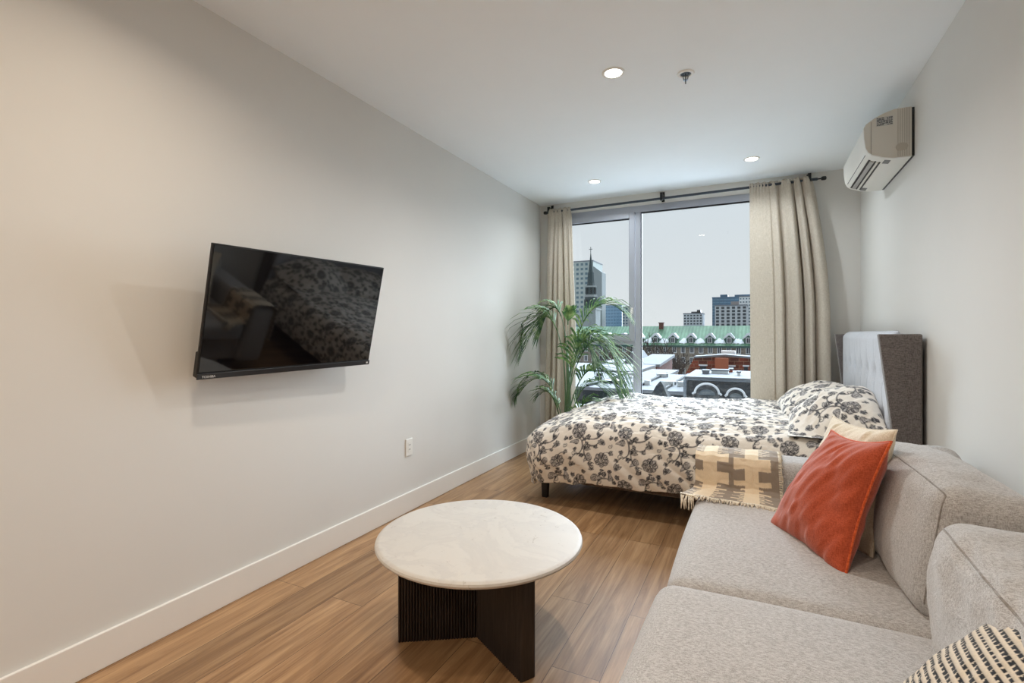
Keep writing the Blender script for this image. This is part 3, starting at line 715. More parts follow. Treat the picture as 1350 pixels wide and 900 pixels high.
# orange: bottom edge on the seat from (.08,2.27) to (.284,1.858)
d_ = Vector((.204, -.412, 0)).normalized(); nb = Vector((-d_.y, d_.x, 0)); upv = (Vector((0, 0, 1)) * math.cos(R(26)) + nb * math.sin(R(26)))
oc = Vector((.150, 2.030, .437)) + upv * .218
op, MO = loose_pillow('throw_pillow', 'rust orange linen throw pillow with flanged seams on the sofa', oc, d_, upv, .45, .455, .17, m_orange, 11, lo=.437, wr_amp=.012, corner=.11, exp=.5, wscale=8, twist=.06)
# flange seam along the edge and pressed fold lines
def pill_edge(M, w, h, corner, off=1.0, twist=0):
    pts = []
    for s_ in range(4):
        for t_ in np.linspace(-1, 1, 24, endpoint=False):
            u, v = [(t_, -1), (1, t_), (-t_, 1), (-1, -t_)][s_]
            p = Vector((w / 2 * u * (1 - corner * (1 - v * v)) * off, h / 2 * v * (1 - corner * (1 - u * u)) * off, twist * u * (v + 1) / 2)); p = M @ p; p.z = max(p.z, .442); pts.append(p)
    return pts + [pts[0]]
obj('edge_seam', MB().tube(pill_edge(MO, .45, .455, .11, 1.0, .06), .0045, 6), fabric('rust_seam', (186, 74, 34), (222, 104, 58), 300), op, smooth=True)
upc = (Vector((0, 0, 1)) * math.cos(R(18)) + nb * math.sin(R(18)))
cc_ = Vector((.205, 2.165, .445)) + nb * .055 + upc * .212 - d_ * .035
cp, MC = loose_pillow('throw_pillow', 'cream linen throw pillow tucked behind the orange one', cc_, d_, upc, .50, .45, .13, m_cream, 14, lo=.437, wr_amp=.012, corner=.10, exp=.5, twist=.06)
obj('edge_seam', MB().tube(pill_edge(MC, .50, .45, .10, 1.0, .06), .003, 6), m_cream, cp, smooth=True)
# woven black and cream pillow in the near corner
def woven(U, V_):
    row = np.floor(U / .0165); fu = (U / .0165) % 1; ph = V_ / .012 + (row % 2) * .5 + .25 * fu; fv = ph % 1
    k = ((fu > .52) & (fu < .96) & (fv < .72)) | ((np.abs(fu - .9) < .12) & (fv < .9))
    c0 = np.array(lin((222, 208, 188))[:3]); c1 = np.array(lin((26, 28, 34))[:3]); sh = (.72 + .28 * np.sin(np.pi * fu))[..., None]
    return np.where(k[..., None], c1, c0 * sh)
m_woven = attrmat('black_cream_weave', .95, 200, .3)
Mw = frameM((.400, 1.00, .630), (0, 1, .0), (.62, .0, .62)); pts, U, V_ = pillow(.46, .46, .17, Mw, n=230, seed=21, corner=.05, wr_amp=.004, exp=.5)
# yarn relief
pts[..., 2] = np.where(pts[..., 2] < .455, .455 + (pts[..., 2] - .455) * .1, pts[..., 2])
pw = gridmesh('throw_pillow', pts, woven(V_ % 3, U), m_woven)
tag(pw, 'black and cream woven throw pillow in the near corner of the sofa', 'cushion')

# throw blanket over the arm
def throw_path():
    p = [(2.800, .30), (2.797, .50), (2.792, .575), (2.775, .606), (2.74, .620), (2.67, .624), (2.60, .620), (2.566, .608), (2.553, .580), (2.550, .52), (2.546, .475), (2.535, .456), (2.50, .452), (2.44, .4535), (2.395, .452)]
    P = [Vector((0, y, z)) for y, z in p]; L = [0]
    for i in range(1, len(P)): L.append(L[-1] + (P[i] - P[i - 1]).length)
    return P, L
TP, TL = throw_path(); nU, nV = 170, 260
tt = np.linspace(0, 1, nV); ll = tt * TL[-1]
py_ = np.interp(ll, TL, [p.y for p in TP]); pz_ = np.interp(ll, TL, [p.z for p in TP])
uu = np.linspace(0, 1, nU); UT, TT = np.meshgrid(uu, tt, indexing='ij')
lay = np.clip((ll - 1.0 * TL[10]) / (TL[-1] - TL[10]), 0, 1)[None, :]
X0 = -.262 - .050 * lay + 0 * UT; X1 = .098 + .012 * lay + .01 * np.clip((ll[None, :] - .55) * 4, 0, 1)
PXx = X0 + (X1 - X0) * UT
slant = (.02 + .085 * (1 - UT) - .05 * UT) * 0
PYy = py_[None, :] + .006 * vnoise(UT * 2, TT * 3, 31, 4) - lay * (.045 * UT - .02)
PZz = pz_[None, :] + .010 * vnoise(UT * 2, TT * 4, 32, 5) * (1 - .6 * lay) + .003
PYy = PYy - np.abs(.008 * vnoise(UT * 2, TT * 4, 33, 6))
def throwcol(U, T):
    l = (T * TL[-1] - TL[5])         # 0 at the crest centre, face is about .10 to .27
    cream = np.zeros_like(U, bool)
    for c0, c1, w0, w1, ph in ((.10, .27, -.01, .41, .0), (.60, .76, .47, .90, .026)):
        cream |= (U > c0) & (U < c1)
        f = ((l - .075 - ph) / .105) % 1
        fine = (l < .075) | (l > .245 - .6 * ph)
        ff = ((l) / .020) % 1
        wide = (U > w0) & (U < w1)
        cream |= wide & np.where(fine, (ff < .45) & (np.abs((U - (c0 + c1) / 2)) < .17 + .04 * np.sign(np.sin(l * 150))), f < .52)
    c0 = np.array(lin((232, 214, 186))[:3]); c1 = np.array(lin((150, 138, 126))[:3])
    return np.where(cream[..., None], c0, c1)
def jag(U, T): return throwcol(U + .004 * vnoise(U, T, 40, 120), T + .004 * vnoise(U, T, 41, 120))
th_ = gridmesh('throw_blanket', np.stack([PXx, PYy, PZz], -1), jag(UT, TT), attrmat('woven_throw', .95, 320, .35), None, thick=.004)
tag(th_, 'taupe and cream woven throw blanket with fringe over the sofa arm', 'blanket')
fg = MB(); rnd = random.Random(5)
for i in range(120):
    q = i / 119; k = int(q * (nU - 1)); p = Vector((PXx[k, -1], PYy[k, -1], PZz[k, -1])); L = rnd.uniform(.018, .045)
    dx_ = rnd.uniform(-.012, .012); e = Vector((p.x + dx_, p.y - L, .4535 if p.x > SX0 - .01 else .40)); mid = (p + e) / 2 + Vector((rnd.uniform(-.004, .004), 0, .007))
    fg.tube([p + Vector((0, .012, .002)), mid, e], [.0026, .0026, .0012], 5)
for i in range(150):
    k = int(20 + i / 149 * (nV - 22)); p = Vector((PXx[-1, k], PYy[-1, k], PZz[-1, k])); s_ = rnd.uniform(.6, 1.2)
    fg.tube([p + Vector((-.004, 0, 0)), p + Vector((.007 * s_, -.004 * s_, .001)), p + Vector((.013 * s_, -.003, -.012 * s_ if pz_[k] > .47 else .0))], [.0022, .0020, .001], 4)
FR = obj('fringe', fg, fabric('fringe_yarn', (206, 192, 168), (238, 228, 210), 200), None, smooth=True)
w = FR.location.copy(); FR.parent = th_; FR.location = w - th_.location

# ------------------------------------------------------------------ palm
PY0 = 4.42; pb = Vector((-1.63, PY0, 0))
palm = thing('potted_palm', 'green areca palm standing between the left curtain and the bed', 'plant', pb)
obj('pot', MB().lathe((pb.x, pb.y, 0), [(.10, 0), (.125, .25), (.135, .27), (.125, .27), (.115, .25), (.02, .245)], 32), plain('pot_grey', (70, 70, 70), .6), palm, smooth=35)
s = N('palm_leaf'); mp = s.coord(); nz = s.noise(mp, 14, 3); r = s.ramp(nz, 0, [(.3, lin((40, 72, 48))), (.45, lin((72, 108, 66))), (.58, lin((118, 146, 88))), (.72, lin((168, 184, 128)))])
s.ln(r, 0, s.b, 'Base Color'); s.b.inputs['Roughness'].default_value = .55; s.b.inputs['Specular IOR Level'].default_value = .25
tl = s.add('ShaderNodeBsdfTranslucent'); s.ln(r, 0, tl, 0); mxs = s.add('ShaderNodeMixShader'); mxs.inputs[0].default_value = .2
s.ln(s.b, 0, mxs, 1); s.ln(tl, 0, mxs, 2); s.ln(mxs, 0, s.out, 0); m_leaf = s.m
m_stem = plain('palm_stem', (96, 126, 92), .5, var=.2, nscale=30)
def bez(P, n):
    out_ = []
    for i in range(n + 1):
        t = i / n; pts_ = [p.copy() for p in P]
        while len(pts_) > 1: pts_ = [pts_[k].lerp(pts_[k + 1], t) for k in range(len(pts_) - 1)]
        out_.append(pts_[0])
    return out_
def frond(path, L0, seed, start=.32, nleaf=21, droop=.5):
    rnd = random.Random(seed); C = bez(path, 40)
    obj('stem', MB().tube(C[:int(40 * start) + 3], [.009 - .004 * i / 16 for i in range(int(40 * start) + 3)], 7), m_stem, palm, smooth=True)
    mb = MB(); mb.tube(C[int(40 * start):], [.0055 - .004 * i / 30 for i in range(41 - int(40 * start))], 6)
    for i in range(nleaf):
        f = start + .05 + (1 - start - .05) * i / (nleaf - 1); k = min(39, int(f * 40)); p = C[k].lerp(C[k + 1], f * 40 - k); t = (C[k + 1] - C[k]).normalized()
        side0 = t.cross(Vector((0, 0, 1)));
        if side0.length < .2: side0 = t.cross(Vector((0, 1, .2)))
        side0.normalize(); nrm = side0.cross(t).normalized()
        g = (f - start) / (1 - start); Ln = 1.38 * L0 * (.55 + .75 * math.sin(math.pi * min(1, g * .85 + .12))) * (1 - .35 * g)
        for sg in (-1, 1):
            dr = (side0 * sg * (.85 - .45 * g) + t * (.85 + .5 * g) + nrm * (.30 + .2 * rnd.random())).normalized(); Lr = Ln * rnd.uniform(.85, 1.12)
            n = 7; wmax = .0118 * rnd.uniform(.8, 1.15); pts_ = []
            for j in range(n + 1):
                h = j / n; pts_.append(p + dr * Lr * h + Vector((0, 0, -droop * Lr * h ** 2.1 * rnd.uniform(.9, 1.1))))
            k0 = len(mb.v)
            for j, q in enumerate(pts_):
                h = j / n; td = (pts_[min(j + 1, n)] - pts_[max(j - 1, 0)]).normalized(); sd = td.cross(nrm)
                sd = sd.normalized() if sd.length > .1 else t
                ww = wmax * (math.sin(math.pi * (h * .84 + .14)) ** .7); up2 = sd.cross(td).normalized()
                q.x = max(q.x, XL + .012); q.y = min(q.y, 4.84)
                for z, e in ((-1, .25), (0, 0), (1, .25)):
                    v_ = q + sd * ww * z + up2 * ww * e; v_.x = max(v_.x, XL + .008); mb.v.append(v_)
            for j in range(n):
                for z in (0, 1):
                    a_ = k0 + j * 3 + z; mb.f.append((a_, a_ + 1, a_ + 4, a_ + 3))
    obj('frond', mb, m_leaf, palm, smooth=True)
def FP(*uvY): return [pb + Vector((random.uniform(-.02, .02), random.uniform(-.02, .02), .24))] + [at(u, v, Y) for u, v, Y in uvY]
random.seed(11)
frond(FP((752, 500, 4.42), (742, 400, 4.42), (715, 385, 4.40), (692, 460, 4.35)), .27, 1, .5)
frond(FP((752, 480, 4.5), (750, 395, 4.52), (728, 375, 4.5), (712, 440, 4.5)), .20, 2, .55)
frond(FP((750, 500, 4.42), (752, 410, 4.42), (790, 378, 4.40), (822, 412, 4.38)), .22, 3, .46)
frond(FP((748, 540, 4.35), (752, 440, 4.30), (800, 405, 4.25), (816, 500, 4.2)), .25, 4, .46)
frond(FP((750, 560, 4.35), (752, 480, 4.32), (792, 450, 4.28), (818, 525, 4.2)), .22, 5, .45)
frond(FP((748, 600, 4.40), (742, 500, 4.38), (715, 470, 4.36), (684, 520, 4.32)), .20, 6, .52)
frond(FP((751, 520, 4.45), (750, 455, 4.46), (747, 425, 4.46), (750, 408, 4.46)), .09, 7, .78, 8, .05)
frond(FP((752, 560, 4.28), (746, 470, 4.24), (770, 415, 4.22), (780, 470, 4.2)), .26, 8, .46)
frond(FP((750, 590, 4.42), (752, 510, 4.45), (775, 485, 4.5), (800, 520, 4.55)), .18, 9, .42)
frond(FP((744, 590, 4.34), (740, 545, 4.32), (728, 500, 4.3), (712, 520, 4.3)), .15, 10, .5, 18)
frond(FP((752, 620, 4.35), (752, 560, 4.32), (765, 515, 4.3), (786, 530, 4.3)), .17, 12, .45, 18)
frond(FP((750, 500, 4.5), (756, 440, 4.55), (775, 420, 4.6), (792, 455, 4.62)), .20, 13, .5)
obj('trunk', MB().tube([pb + Vector((0, 0, .2)), at(751, 560, 4.42), at(749, 500, 4.42), at(747, 455, 4.42)], [.024, .022, .018, .008], 10), m_stem, palm, smooth=True)

# ------------------------------------------------------------------ the city outside
GZ = -14.0
m_snow = plain('sun_dimmed_snow', (124, 128, 134), .8, var=.08, nscale=.5)  # snow colour darkened to offset the strong sun on flat roofs and ground
m_snow2 = plain('bright_snow', (236, 239, 243), .8, var=.05, nscale=.5)  # same snow kept bright, for faces the sun misses and the bounce slab
m_slate = plain('dark_slate', (38, 46, 53), .8, var=.5, nscale=5)
m_dark = plain('dark_glass', (34, 46, 60), .3, var=.1)
m_whitetrim = plain('pale_trim', (232, 234, 234), .7, var=.03)
def brickmat(name, a, b, mortar, w, h, noisy=.3):
    s = N(name); tc = s.add('ShaderNodeTexCoord'); sep = s.add('ShaderNodeSeparateXYZ'); s.ln(tc, 'Object', sep, 0)
    ad = s.add('ShaderNodeMath', operation='ADD'); s.ln(sep, 0, ad, 0); s.ln(sep, 1, ad, 1); cm = s.add('ShaderNodeCombineXYZ'); s.ln(ad, 0, cm, 0); s.ln(sep, 2, cm, 1)
    k = s.add('ShaderNodeTexBrick'); k.inputs['Scale'].default_value = 1; k.inputs['Brick Width'].default_value = w; k.inputs['Row Height'].default_value = h; k.inputs['Mortar Size'].default_value = h * .08
    k.inputs['Color1'].default_value = lin(a); k.inputs['Color2'].default_value = lin(b); k.inputs['Mortar'].default_value = lin(mortar); s.ln(cm, 0, k, 'Vector')
    mp = s.coord(); nz = s.noise(mp, 1.6, 6, .8); r = s.ramp(nz, 0, [(.3, (1 - noisy,) * 3 + (1,)), (.7, (1.1, 1.1, 1.1, 1))])
    mx = s.add('ShaderNodeMix', data_type='RGBA', blend_type='MULTIPLY'); mx.inputs[0].default_value = 1; s.ln(k, 0, mx, 6); s.ln(r, 0, mx, 7); s.ln(mx, 2, s.b, 'Base Color'); s.b.inputs['Roughness'].default_value = .9
    return s.m
m_stone = brickmat('grey_fieldstone', (160, 149, 134), (128, 118, 106), (172, 162, 150), .9, .4)
m_red = brickmat('mottled_red_brick', (176, 84, 60), (96, 46, 38), (170, 128, 104), .7, .3, .6)
m_red2 = brickmat('plum_brick', (112, 66, 58), (90, 52, 48), (110, 80, 70), .5, .2, .2)
s = N('green_copper_roof'); tc = s.add('ShaderNodeTexCoord'); sep = s.add('ShaderNodeSeparateXYZ'); s.ln(tc, 'Object', sep, 0)
mm = s.add('ShaderNodeMath', operation='MULTIPLY'); s.ln(sep, 0, mm, 0); mm.inputs[1].default_value = 7.5; sn = s.add('ShaderNodeMath', operation='SINE'); s.ln(mm, 0, sn, 0)
mp = s.coord((.6, .2, .2)); nz = s.noise(mp, .8, 5); ad = s.add('ShaderNodeMath', operation='MULTIPLY_ADD'); s.ln(sn, 0, ad, 0); ad.inputs[1].default_value = .10; s.ln(nz, 0, ad, 2)
r = s.ramp(ad, 0, [(.3, lin((78, 118, 92))), (.55, lin((102, 146, 114))), (.75, lin((124, 168, 134)))]); s.ln(r, 0, s.b, 'Base Color'); s.b.inputs['Roughness'].default_value = .7; m_green = s.m
m_gdark = plain('dark_green_eave', (66, 98, 90), .7)

gr = obj('ground', MB().box((-260, YB + 3, GZ - .5), (200, 420, GZ)), m_snow); struct(gr, 'snow covered ground of the city outside', 'ground')

snow_bounce = obj('ground', MB().box((-9, YB + .5, -1.0), (7, YB + 6.5, -.5)), m_snow2); struct(snow_bounce, 'added unseen snow slab below the window, bouncing daylight to the ceiling', 'ground')  # hidden snow slab, added to bounce sunlight up onto the ceiling
def window_grid(parent, xs, zs, w, h, y, mat, frame=None, ft=.12):
    proto = None
    for z in zs:
        for x in xs:
            if proto is None:
                bm_ = MB().box((-w / 2, -.05, -h / 2), (w / 2, .02, h / 2)); me = bpy.data.meshes.new('window'); me.from_pydata(bm_.v, [], bm_.f); me.materials.append(mat)
                proto = me
                if frame:
                    f_ = MB().box((-w / 2 - ft, -.12, -h / 2 - ft), (-w / 2, -.01, h / 2 + ft)).box((w / 2, -.12, -h / 2 - ft), (w / 2 + ft, -.01, h / 2 + ft)).box((-w / 2, -.12, h / 2), (w / 2, -.01, h / 2 + ft)).box((-w / 2, -.12, -h / 2 - ft), (w / 2, -.01, -h / 2)).box((-ft * .3, -.10, -h / 2), (ft * .3, -.02, h / 2))
                    fme = bpy.data.meshes.new('window_surround'); fme.from_pydata(f_.v, [], f_.f); fme.materials.append(frame)
            o_ = bpy.data.objects.new('window', proto); COL.objects.link(o_); o_.parent = parent; o_.location = Vector((x, y, z)) - root_of(parent)
            if frame:
                q_ = bpy.data.objects.new('window_surround', fme); COL.objects.link(q_); q_.parent = o_

# long stone building with green roof
YS = 130; ze = at(910, 455.3, YS).z; zr = at(910, 429.5, YS + 9).z
x0, x1 = at(700, 450, YS).x, at(1040, 450, YS).x
stn = thing('stone_building', 'long grey stone building with green copper roof and snowy dormers', 'building', ((x0 + x1) / 2, YS, GZ))
obj('wall', MB().box((x0, YS, GZ), (x1, YS + 18, ze)), m_stone, stn)
obj('roof', MB().prism([(YS - .5, ze), (YS + 9, zr), (YS + 18.5, ze)], lambda p, k: (x0 - .5 if k == 0 else x1 + .5, p[0], p[1])), m_green, stn)
obj('eave', MB().box((x0 - .5, YS - .6, ze - .45), (x1 + .5, YS + .2, ze + .02)), m_gdark, stn)
dp = at(886, 452, YS).x - at(863.5, 452, YS).x
dxs = [at(u, 450, YS).x for u in (863.5, 886.5, 910.5, 935.5, 961, 986.5)]
dxs = [dxs[0] - dp * k for k in range(6, 0, -1)] + dxs
pitch_ = (zr - ze) / 9.5
for di, dx_ in enumerate(dxs):
    zb = ze + .55; yf = YS + .6; w = .92; hh = 1.15
    body = MB().prism([(-w, zb), (w, zb), (w, zb + hh), (0, zb + hh + .85), (-w, zb + hh)], lambda p, k: (dx_ + p[0], yf if k == 0 else yf + 4.2, p[1]))
    dm = obj('dormer', body, m_gdark, stn)
    obj('surround', MB().box((dx_ - .52, yf - .08, zb + .08), (dx_ + .52, yf, zb + 1.45)), m_whitetrim, dm)
    obj('pane', MB().box((dx_ - .36, yf - .12, zb + .2), (dx_ - .04, yf - .07, zb + 1.3)).box((dx_ + .04, yf - .12, zb + .2), (dx_ + .36, yf - .07, zb + 1.3)), m_dark, dm)
    rs = random.Random(di * 7 + 1); e = rs.uniform(.1, .5)
    obj('snow_cap', MB().prism([(-w - .25, zb + hh - .1), (0, zb + hh + .85), (w + .25, zb + hh - .1), (w + .3, zb + hh + .28), (.35, zb + hh + 1.35 + e * .3), (-.3, zb + hh + 1.3), (-w - .3, zb + hh + .2)], lambda p, k: (dx_ + p[0], yf - .2 if k == 0 else yf + 3.0, p[1])), m_snow2, dm)
    # snow patch lying on the slope beside the dormer
    pw_ = rs.uniform(.7, 1.7); sx = dx_ + 2.35 + rs.uniform(-.4, .4); N_ = 14; top_, bot_ = [], []
    for i in range(N_ + 1):
        qx = sx - pw_ + 2 * pw_ * i / N_; c_ = math.sin(math.pi * i / N_); yt = YS + .9 + (1.1 + rs.uniform(0, 1.0)) * c_; yb_ = YS + .6 - rs.uniform(0, .5) * c_
        top_.append((qx, yt)); bot_.append((qx, yb_))
    obj('snow_patch', MB().prism(top_ + bot_[::-1], lambda p, k: (p[0], p[1], ze + (p[1] - YS + .5) * pitch_ + (.02 if k == 0 else .16))), m_snow2, stn)
cxm = at(872, 429, YS + 8).x
obj('chimney', MB().box((cxm - .55, YS + 7.4, zr - 2), (cxm + .55, YS + 8.6, zr + .75)).box((cxm - .7, YS + 7.2, zr + .75), (cxm + .7, YS + 8.8, zr + .95)), m_red2, stn)
wsp = dp / 2; wx = [dxs[-1] + wsp * k for k in range(-23, 1)]
wz = [at(910, 461, YS).z, at(910, 475, YS).z, at(910, 490, YS).z]
window_grid(stn, wx, wz, .75, 1.35, YS, m_dark, m_whitetrim, .16)

def tower(label, u0, u1, vt, Y, mat, nx, nz_, winmat=m_dark, group=None, depth=14, zlow=None, wfrac=.6, hfrac=.55, vb=432, cat='building', cols=None):
    a_, b_ = at(u0, vt, Y), at(u1, vt, Y); zt = a_.z
    t = thing('apartment_tower', label, cat, ((a_.x + b_.x) / 2, Y, GZ), group)
    obj('wall', MB().box((a_.x, Y, GZ), (b_.x, Y + depth, zt)), mat, t)
    obj('roof', MB().box((a_.x - .2, Y - .2, zt), (b_.x + .2, Y + depth, zt + .6)), m_snow if mat != m_teal else mat, t)
    zb = at(u0, vb, Y).z; fh = (zt - zb) / nz_; cw = (b_.x - a_.x) / nx
    xs_ = [a_.x + cw * (i + .5) for i in (range(nx) if cols is None else cols)]
    window_grid(t, xs_, [zt - fh * (k + .55) for k in range(nz_)], cw * wfrac, fh * hfrac, Y, winmat)
    return t
m_teal = plain('teal_curtain_wall', (70, 100, 122), .4, var=.12, nscale=.3)
m_pale = plain('pale_concrete', (196, 200, 202), .8, var=.04, nscale=.3)
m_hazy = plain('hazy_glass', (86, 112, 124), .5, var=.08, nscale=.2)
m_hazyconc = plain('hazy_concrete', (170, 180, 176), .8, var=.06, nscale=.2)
m_darkwin = plain('dark_window', (52, 60, 68), .4, var=.1)
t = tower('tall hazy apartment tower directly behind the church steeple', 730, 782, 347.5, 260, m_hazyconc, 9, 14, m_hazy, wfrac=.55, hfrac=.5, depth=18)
a_ = at(782, 353, 260); b_ = at(793.5, 357, 268)
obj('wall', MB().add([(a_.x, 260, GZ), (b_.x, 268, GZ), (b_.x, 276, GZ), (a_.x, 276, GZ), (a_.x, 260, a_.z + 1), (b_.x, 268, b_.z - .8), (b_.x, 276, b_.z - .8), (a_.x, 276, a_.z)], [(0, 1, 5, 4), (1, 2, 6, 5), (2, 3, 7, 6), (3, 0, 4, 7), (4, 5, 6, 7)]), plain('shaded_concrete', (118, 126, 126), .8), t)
pa = at(766, 346, 258); obj('penthouse', MB().box((pa.x - 3, 262, pa.z - 1), (pa.x + 3.2, 270, pa.z + 1.6)), m_hazyconc, t)
tower('blue glass office block right of the church steeple', 793.5, 820, 403, 300, plain('blue_glass', (98, 124, 146), .35, var=.1, nscale=.2), 7, 7, plain('blue_glass_dark', (78, 104, 128), .3), wfrac=.8, hfrac=.55)
tower('narrow pale apartment block at the edge of the opening sash', 820.5, 836, 405, 280, m_pale, 4, 7, m_hazy)
t = tower('small pale apartment block standing alone above the green roof', 901, 926, 414, 320, m_pale, 6, 5, m_darkwin, wfrac=.62)
pa = at(917, 414, 322); obj('penthouse', MB().box((pa.x - 2.5, 322, pa.z), (pa.x + 3, 330, pa.z + 1.6)).box((pa.x + .8, 322, pa.z), (pa.x + 2.8, 330, pa.z + 2.6)), m_darkwin, t)
t = tower('dark teal glass tower behind the white balcony block', 939, 984, 393, 330, m_teal, 9, 10, plain('teal_band', (96, 128, 146), .3), wfrac=.9, hfrac=.25, vb=431)
pa = at(949.5, 393, 331); pb2 = at(959.5, 388, 331); obj('penthouse', MB().box((pa.x, 331, pa.z), (pb2.x, 340, pb2.z)), m_teal, t)
pa = at(968.5, 393, 331); pb2 = at(998, 387.5, 331); obj('upper_block', MB().box((pa.x, 331, pa.z), (pb2.x, 342, pb2.z)), m_teal, t)
t = tower('white balcony block with dark windows in front of the teal tower', 942.5, 985, 403.5, 290, m_pale, 6, 6, m_darkwin, wfrac=.58, hfrac=.66, vb=430)
pa = at(963.5, 403.5, 291); pb2 = at(974, 397, 291); obj('penthouse', MB().box((pa.x, 291, pa.z), (pb2.x, 299, pb2.z)), plain('taupe_box', (150, 144, 142), .8), t)
tower('pale slab tower beside the wide curtain', 974.5, 1010, 391.5, 305, m_whitetrim, 9, 9, m_hazy, wfrac=.5, hfrac=.4, vb=430)

# church
YC = 200
def cpt(v, Y=YC): return at(776, v, Y).z
cx_ = at(776, 400, YC).x; px_ = YC / 655 * 1.04
ch = thing('church', 'dark church steeple with tiered belfry rising above the rooftops', 'church', (cx_, YC, GZ))
m_copper = plain('dark_copper', (54, 70, 74), .7, var=.15, nscale=.5); m_chst = plain('church_stone', (150, 156, 156), .8, var=.1, nscale=.4)
def octo(r, z0, z1, r2=None): return MB().lathe((cx_, YC + 3, 0), [(r * px_, z0), ((r2 if r2 is not None else r) * px_, z1)], 8)
obj('spire', octo(4.6, cpt(372), cpt(333), .5), m_copper, ch)
obj('spire_base', octo(6.2, cpt(378), cpt(372), 4.6).lathe((cx_, YC + 3, 0), [(4.9 * px_, cpt(374)), (4.0 * px_, cpt(358))], 8), m_copper, ch)
obj('cross', MB().tube([(cx_, YC + 3, cpt(334)), (cx_, YC + 3, cpt(324))], .14, 6).tube([(cx_ - .7, YC + 3, cpt(327)), (cx_ + .7, YC + 3, cpt(327))], .13, 6), m_copper, ch)
obj('upper_belfry', octo(7.2, cpt(388), cpt(377), 6.8), m_copper, ch)
obj('ledge', octo(8.2, cpt(378), cpt(376)).lathe((cx_, YC + 3, 0), [(9.4 * px_, cpt(391)), (8.6 * px_, cpt(388))], 8), m_chst, ch)
obj('lower_belfry', octo(8.8, cpt(406), cpt(391), 8.4), m_copper, ch)
obj('tower_body', MB().box((cx_ - 9.5 * px_, YC, GZ), (cx_ + 9.5 * px_, YC + 7, cpt(407))).box((cx_ - 10.5 * px_, YC - .3, cpt(408)), (cx_ + 10.5 * px_, YC + 7.3, cpt(406))), m_chst, ch)
for tier, (r_, z0, z1) in enumerate(((7.3, cpt(386.5), cpt(379)), (8.9, cpt(404), cpt(394)))):
    for k in range(8):
        a = R(22.5 + 45 * k); rr = r_ * px_ * .935; c_ = Vector((cx_ + rr * math.cos(a), YC + 3 + rr * math.sin(a), 0)); M = Matrix.Translation(c_) @ Matrix.Rotation(a, 4, 'Z')
        obj('belfry_opening', MB().box((-.06, -.30 * px_ * 4, z0), (.10, .30 * px_ * 4, z1), M), plain('belfry_dark', (26, 34, 38), .8), ch)

# mid distance: red brick building, boxes on roofs
def slab(name, u0, u1, vt, Y, depth, mat, parent, zb=GZ): 
    a_, b_ = at(u0, vt, Y), at(u1, vt, Y); return obj(name, MB().box((a_.x, Y, zb), (b_.x, Y + depth, (a_.z + b_.z) / 2)), mat, parent)
Y2 = 45
rb = thing('brick_building', 'mottled red brick building with snowy roofline and rust coloured chimney box', 'building', (at(950, 470, Y2).x, Y2, GZ))
pl = [at(903, 494, Y2), at(915, 472, Y2), at(955, 469.5, Y2), at(990, 472.5, Y2), at(1040, 474, Y2)]
poly = [(p.x, p.z) for p in pl] + [(pl[-1].x, GZ), (pl[0].x, GZ)]
obj('wall', MB().prism(poly, lambda p, k: (p[0], Y2 if k == 0 else Y2 + 2, p[1])), m_red, rb)
obj('roof_snow', MB().prism([(p.x, p.z) for p in pl[1:]] + [(p.x, p.z + .16) for p in pl[:0:-1]], lambda p, k: (p[0], Y2 - .15 if k == 0 else Y2 + 2, p[1])), m_snow, rb)
obj('roof_box', MB().box((at(942.5, 470, Y2 - .8).x, Y2 - .8, at(950, 488, Y2).z), (at(960, 470, Y2 - .8).x, Y2, at(950, 471.5, Y2).z)), plain('rust_cladding', (176, 100, 70), .8, var=.05), rb)
for u0, u1, v0, v1 in ((923, 931, 488, 482), (961, 968, 489, 483), (981, 986, 491, 483)):
    obj('window', MB().box((at(u0, 480, Y2).x, Y2 - .06, at(u0, v0, Y2).z), (at(u1, 480, Y2).x, Y2 + .02, at(u0, v1, Y2).z)), m_dark, rb)
    obj('lintel', MB().box((at(u0, 480, Y2).x - .1, Y2 - .14, at(u0, v1, Y2).z), (at(u1, 480, Y2).x + .1, Y2, at(u0, v1, Y2).z + .12)), m_snow2, rb)
hv = thing('rooftop_unit', 'white boxy rooftop unit behind the red brick building', 'ventilation unit', (at(959, 468, 62).x, 62, at(959, 470, 62).z - 1))
a_ = at(950.5, 462.5, 62); b_ = at(969, 470, 62); obj('cabinet', MB().box((a_.x, 62, b_.z - 1), (b_.x, 64, a_.z)), m_whitetrim, hv); obj('vent', MB().box((a_.x + .2, 61.95, b_.z - .7), (b_.x - .2, 62, b_.z)), m_darkwin, hv)

Y3 = 50
lbk = thing('brick_house', 'plum brick house with a snow covered sloping roof beside the mullion', 'building', (at(860, 480, Y3).x, Y3, GZ))
a_ = at(838, 482.5, Y3); b_ = at(866, 482.5, Y3); c_ = at(872, 470, Y3 + 10)
obj('wall', MB().prism([(Y3, a_.z), (Y3 + 10, c_.z), (Y3 + 10, GZ), (Y3, GZ)], lambda p, k: (a_.x if k == 0 else b_.x, p[0], p[1])), m_red2, lbk)
obj('roof_snow', MB().prism([(Y3 - .2, a_.z), (Y3 + 10, c_.z), (Y3 + 10, c_.z + .3), (Y3 - .2, a_.z + .25)], lambda p, k: (a_.x - .2 if k == 0 else b_.x + .3, p[0], p[1])), m_snow, lbk)
obj('chimney', MB().box((at(846, 480, Y3).x, Y3 - 1, GZ), (at(848.8, 480, Y3).x, Y3 - .2, at(848, 472, Y3).z)), m_whitetrim, lbk)

